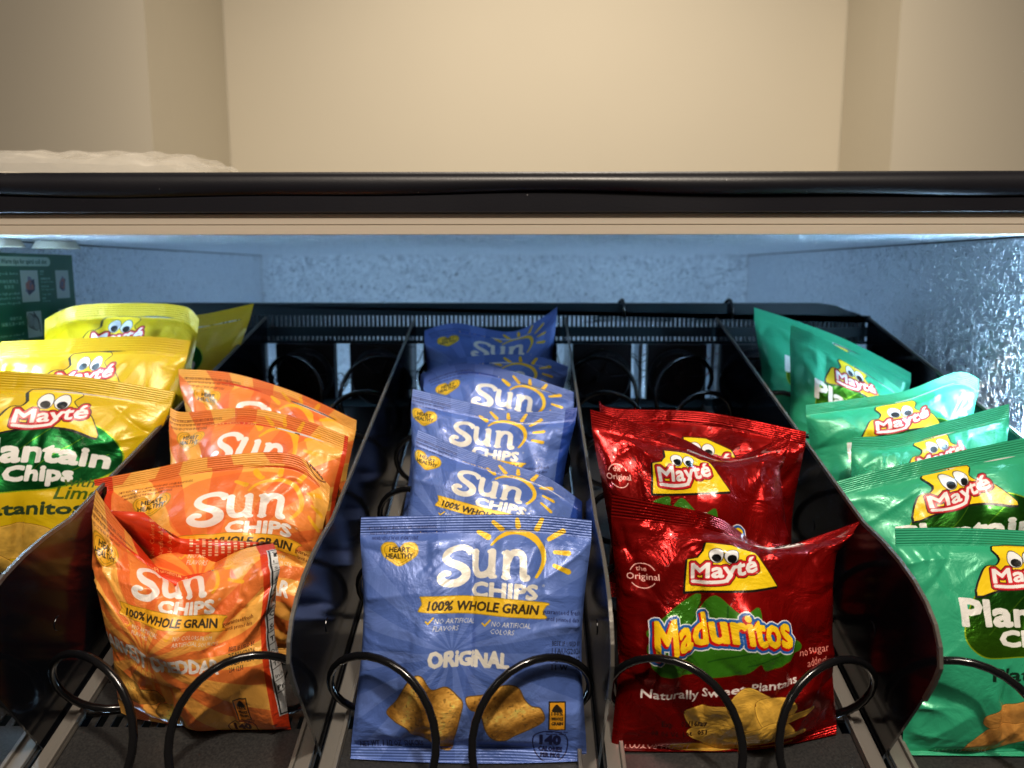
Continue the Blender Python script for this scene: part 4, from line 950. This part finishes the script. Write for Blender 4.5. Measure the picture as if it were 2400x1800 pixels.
for t, co in zip(sims, results):
    (_, kind, lane, label, F, FU, idx, NX, NY, ns, W, H, ctr, shift, pin, P0, SD, nr, uu, vv, seed) = t
    bad = ~np.isfinite(co).all(1) | (np.linalg.norm(co - P0, axis=1) > .05)
    co[bad] = P0[bad]
    # keep the two sheets apart
    pr = np.array([(idx[0, j, k], idx[1, j, k]) for j in range(ns + 1, NY - ns) for k in range(1, NX)])
    gap = ((co[pr[:, 0]] - co[pr[:, 1]]) @ nr); need = np.clip(.0016 - gap, 0, None)[:, None] * nr / 2
    co[pr[:, 0]] += need; co[pr[:, 1]] -= need
    # finer sheets, drawn through the simulated points
    up = 3 if seed in (11, 21, 22, 31, 41, 42, 51) else 2
    sheets = []
    jj, kk = np.arange(NY + 1), np.arange(NX + 1)
    for s_ in (0, 1):
        I = np.array([[idx[s_, j, k] for k in kk] for j in jj]); G = resample(resample(co[I], up, 0), up, 1)
        nj, nk = G.shape[:2]; vq, uq = np.mgrid[0:1:nj * 1j, 0:1:nk * 1j]; b0, b1 = ns / NY, 1 - ns / NY
        lim = np.clip(np.minimum(np.minimum(vq - b0, b1 - vq), np.minimum(uq, 1 - uq)) * 22, 0, 1)
        rg = np.random.RandomState(seed + 100 + s_); h = np.zeros_like(uq)
        amp = {'blue': .0024, 'orange': .0034, 'red': .0032, 'green': .0028, 'yellow': .0026}[kind]
        for q in range(30):                       # sharp folds running in from the seals and the sides
            if q < 13: u0, v0_, an = rg.uniform(.03, .97), b1, -math.pi / 2 + rg.uniform(-.9, .9)
            elif q < 20: u0, v0_, an = rg.uniform(.03, .97), b0, math.pi / 2 + rg.uniform(-.9, .9)
            else: u0 = rg.choice([.02, .98]); v0_ = rg.uniform(.2, .9); an = (0 if u0 < .5 else math.pi) + rg.uniform(-.8, .8)
            L = rg.uniform(.15, .50); wdt = rg.uniform(.012, .050); sg = rg.choice([-1, 1, 1])
            du, dv_ = uq - u0, (vq - v0_) * 1.1; al = du * math.cos(an) + dv_ * math.sin(an); ac = -du * math.sin(an) + dv_ * math.cos(an) + .05 * np.sin(al * 6 + q)
            h += sg * amp * rg.uniform(.4, 1.2) * np.clip(1 - al / L, 0, 1) * (al > -.04) * np.exp(-np.abs(ac) / wdt)
        # creased facets where the film has been crushed
        pts = rg.rand(46, 2) * np.array((1, 1.1)); wu = uq + .03 * np.sin(vq * 17 + seed); wv = vq * 1.1 + .03 * np.sin(uq * 15 + seed)
        D = np.sqrt((wu[None] - pts[:, 0, None, None]) ** 2 + (wv[None] - pts[:, 1, None, None]) ** 2); D.sort(0)
        edge = np.clip(1.0 - 2.2 * np.minimum(np.minimum(uq, 1 - uq), np.minimum(vq - b0, b1 - vq) * .9), .25, 1)
        h += .017 * {'blue': .75, 'orange': 1.1, 'red': 1.1, 'green': .9, 'yellow': .8}[kind] * (D[0] - .09) * edge
        G = G + nr * ((1 if s_ == 0 else -1) * h * lim)[..., None]
        # the sheet rests on the floor and is stopped by the dividers of its lane
        low = G[..., 2] < ZC - .0536 - (.875 - G[..., 1]) * .268; cx = CXS[lane]
        G[..., 0] = np.where(low, np.clip(G[..., 0], cx - .0825, cx + .0825), G[..., 0])
        G[..., 2] = np.maximum(G[..., 2], ZC - .418 + SLOPE * G[..., 1] + .0015)
        sheets.append((G, uq, vq))
    ns3 = ns * up; NJ = NY * up; NK = NX * up
    top = sheets[0][0]
    root = empty('chip_bag', (cx, float(top[..., 1].mean()), float(top[..., 2].min()))); tag(root, label, 'chip bag', GRP[kind])
    for name, j0, j1 in (('body', ns3, NJ - ns3), ('top_seal', NJ - ns3, NJ), ('bottom_seal', 0, ns3)):
        Vs, Fs, A, Bq, n0 = [], [], [], [], 0
        for s_, (G, uq, vq) in enumerate(sheets):
            g = G[j0:j1 + 1].reshape(-1, 3).copy()
            if s_ and name != 'body': g -= nr * .0005          # the rear layer of the welded seal
            nj, nk = j1 - j0, NK; q = (np.arange(nj)[:, None] * (nk + 1) + np.arange(nk)[None]).ravel()
            f = np.stack([q, q + 1, q + nk + 2, q + nk + 1], 1)
            if s_: f = f[:, ::-1]
            a, b_ = uq[j0:j1 + 1].ravel()[f], vq[j0:j1 + 1].ravel()[f]
            A.append(np.stack([(a / 2 if s_ == 0 else 1 - a / 2) - shift, b_ - VS.get(seed, 0)], -1)); Bq.append(np.stack([a if s_ == 0 else 2 - a, b_ * AH], -1))
            Vs.append(g); Fs.append(f + n0); n0 += len(g)
        V = np.concatenate(Vs); Fq = np.concatenate(Fs); nf = len(Fq)
        me = bpy.data.meshes.new(name); me.vertices.add(len(V)); me.vertices.foreach_set('co', V.ravel()); me.loops.add(nf * 4); me.loops.foreach_set('vertex_index', Fq.ravel().astype(np.int32))
        me.polygons.add(nf); me.polygons.foreach_set('loop_start', np.arange(0, nf * 4, 4, dtype=np.int32)); me.update(calc_edges=True); me.shade_smooth()
        ul = me.uv_layers.new(name='print'); u2 = me.uv_layers.new(name='sheet')
        ul.data.foreach_set('uv', np.concatenate(A).ravel()); u2.data.foreach_set('uv', np.concatenate(Bq).ravel())
        me.materials.append(MAT[kind])
        o = bpy.data.objects.new(name, me); link(o, root); o.matrix_parent_inverse = Matrix.Translation(-Vector(root.location))
    if seed == 21:            # the welded top is folded over, so the red back of the bag shows inside the V
        Q = [(236, 1104, .460), (310, 1106, .472), (350, 1140, .486), (390, 1160, .494), (480, 1166, .490), (590, 1172, .463), (520, 1192, .469), (440, 1232, .490), (364, 1262, .504), (330, 1219, .494), (280, 1160, .478)]
        cxy = np.mean([q[:2] for q in Q], 0); V = []; UVq = []
        for rr in (0, .35, .7, 1.0):
            for q in Q:
                a, b_ = cxy + (np.array(q[:2]) - cxy) * rr; yy = .492 + (q[2] - .492) * rr + (.004 * math.sin(a * .05 + b_ * .03) if rr < 1 else .002)
                V.append(at(a, b_, yy)); UVq.append(((1.55 + (1205 - b_) / 420) / 2, 1 - (.06 + (a - 318) / 380) / AH))
        k = len(Q); Fq = [(i * k + j, i * k + (j + 1) % k, (i + 1) * k + (j + 1) % k, (i + 1) * k + j) for i in range(3) for j in range(k)]
        o = mesh_obj('folded_back', V, Fq, MAT['orange'], root, smooth=True); md = o.modifiers.new('thickness', 'SOLIDIFY'); md.thickness = .0004
        ul = o.data.uv_layers.new(name='print'); u2 = o.data.uv_layers.new(name='sheet')
        for lp in o.data.loops: ul.data[lp.index].uv = UVq[lp.vertex_index]; u2.data[lp.index].uv = (UVq[lp.vertex_index][0], .4)
print('done', round(time.time() - T0, 1))
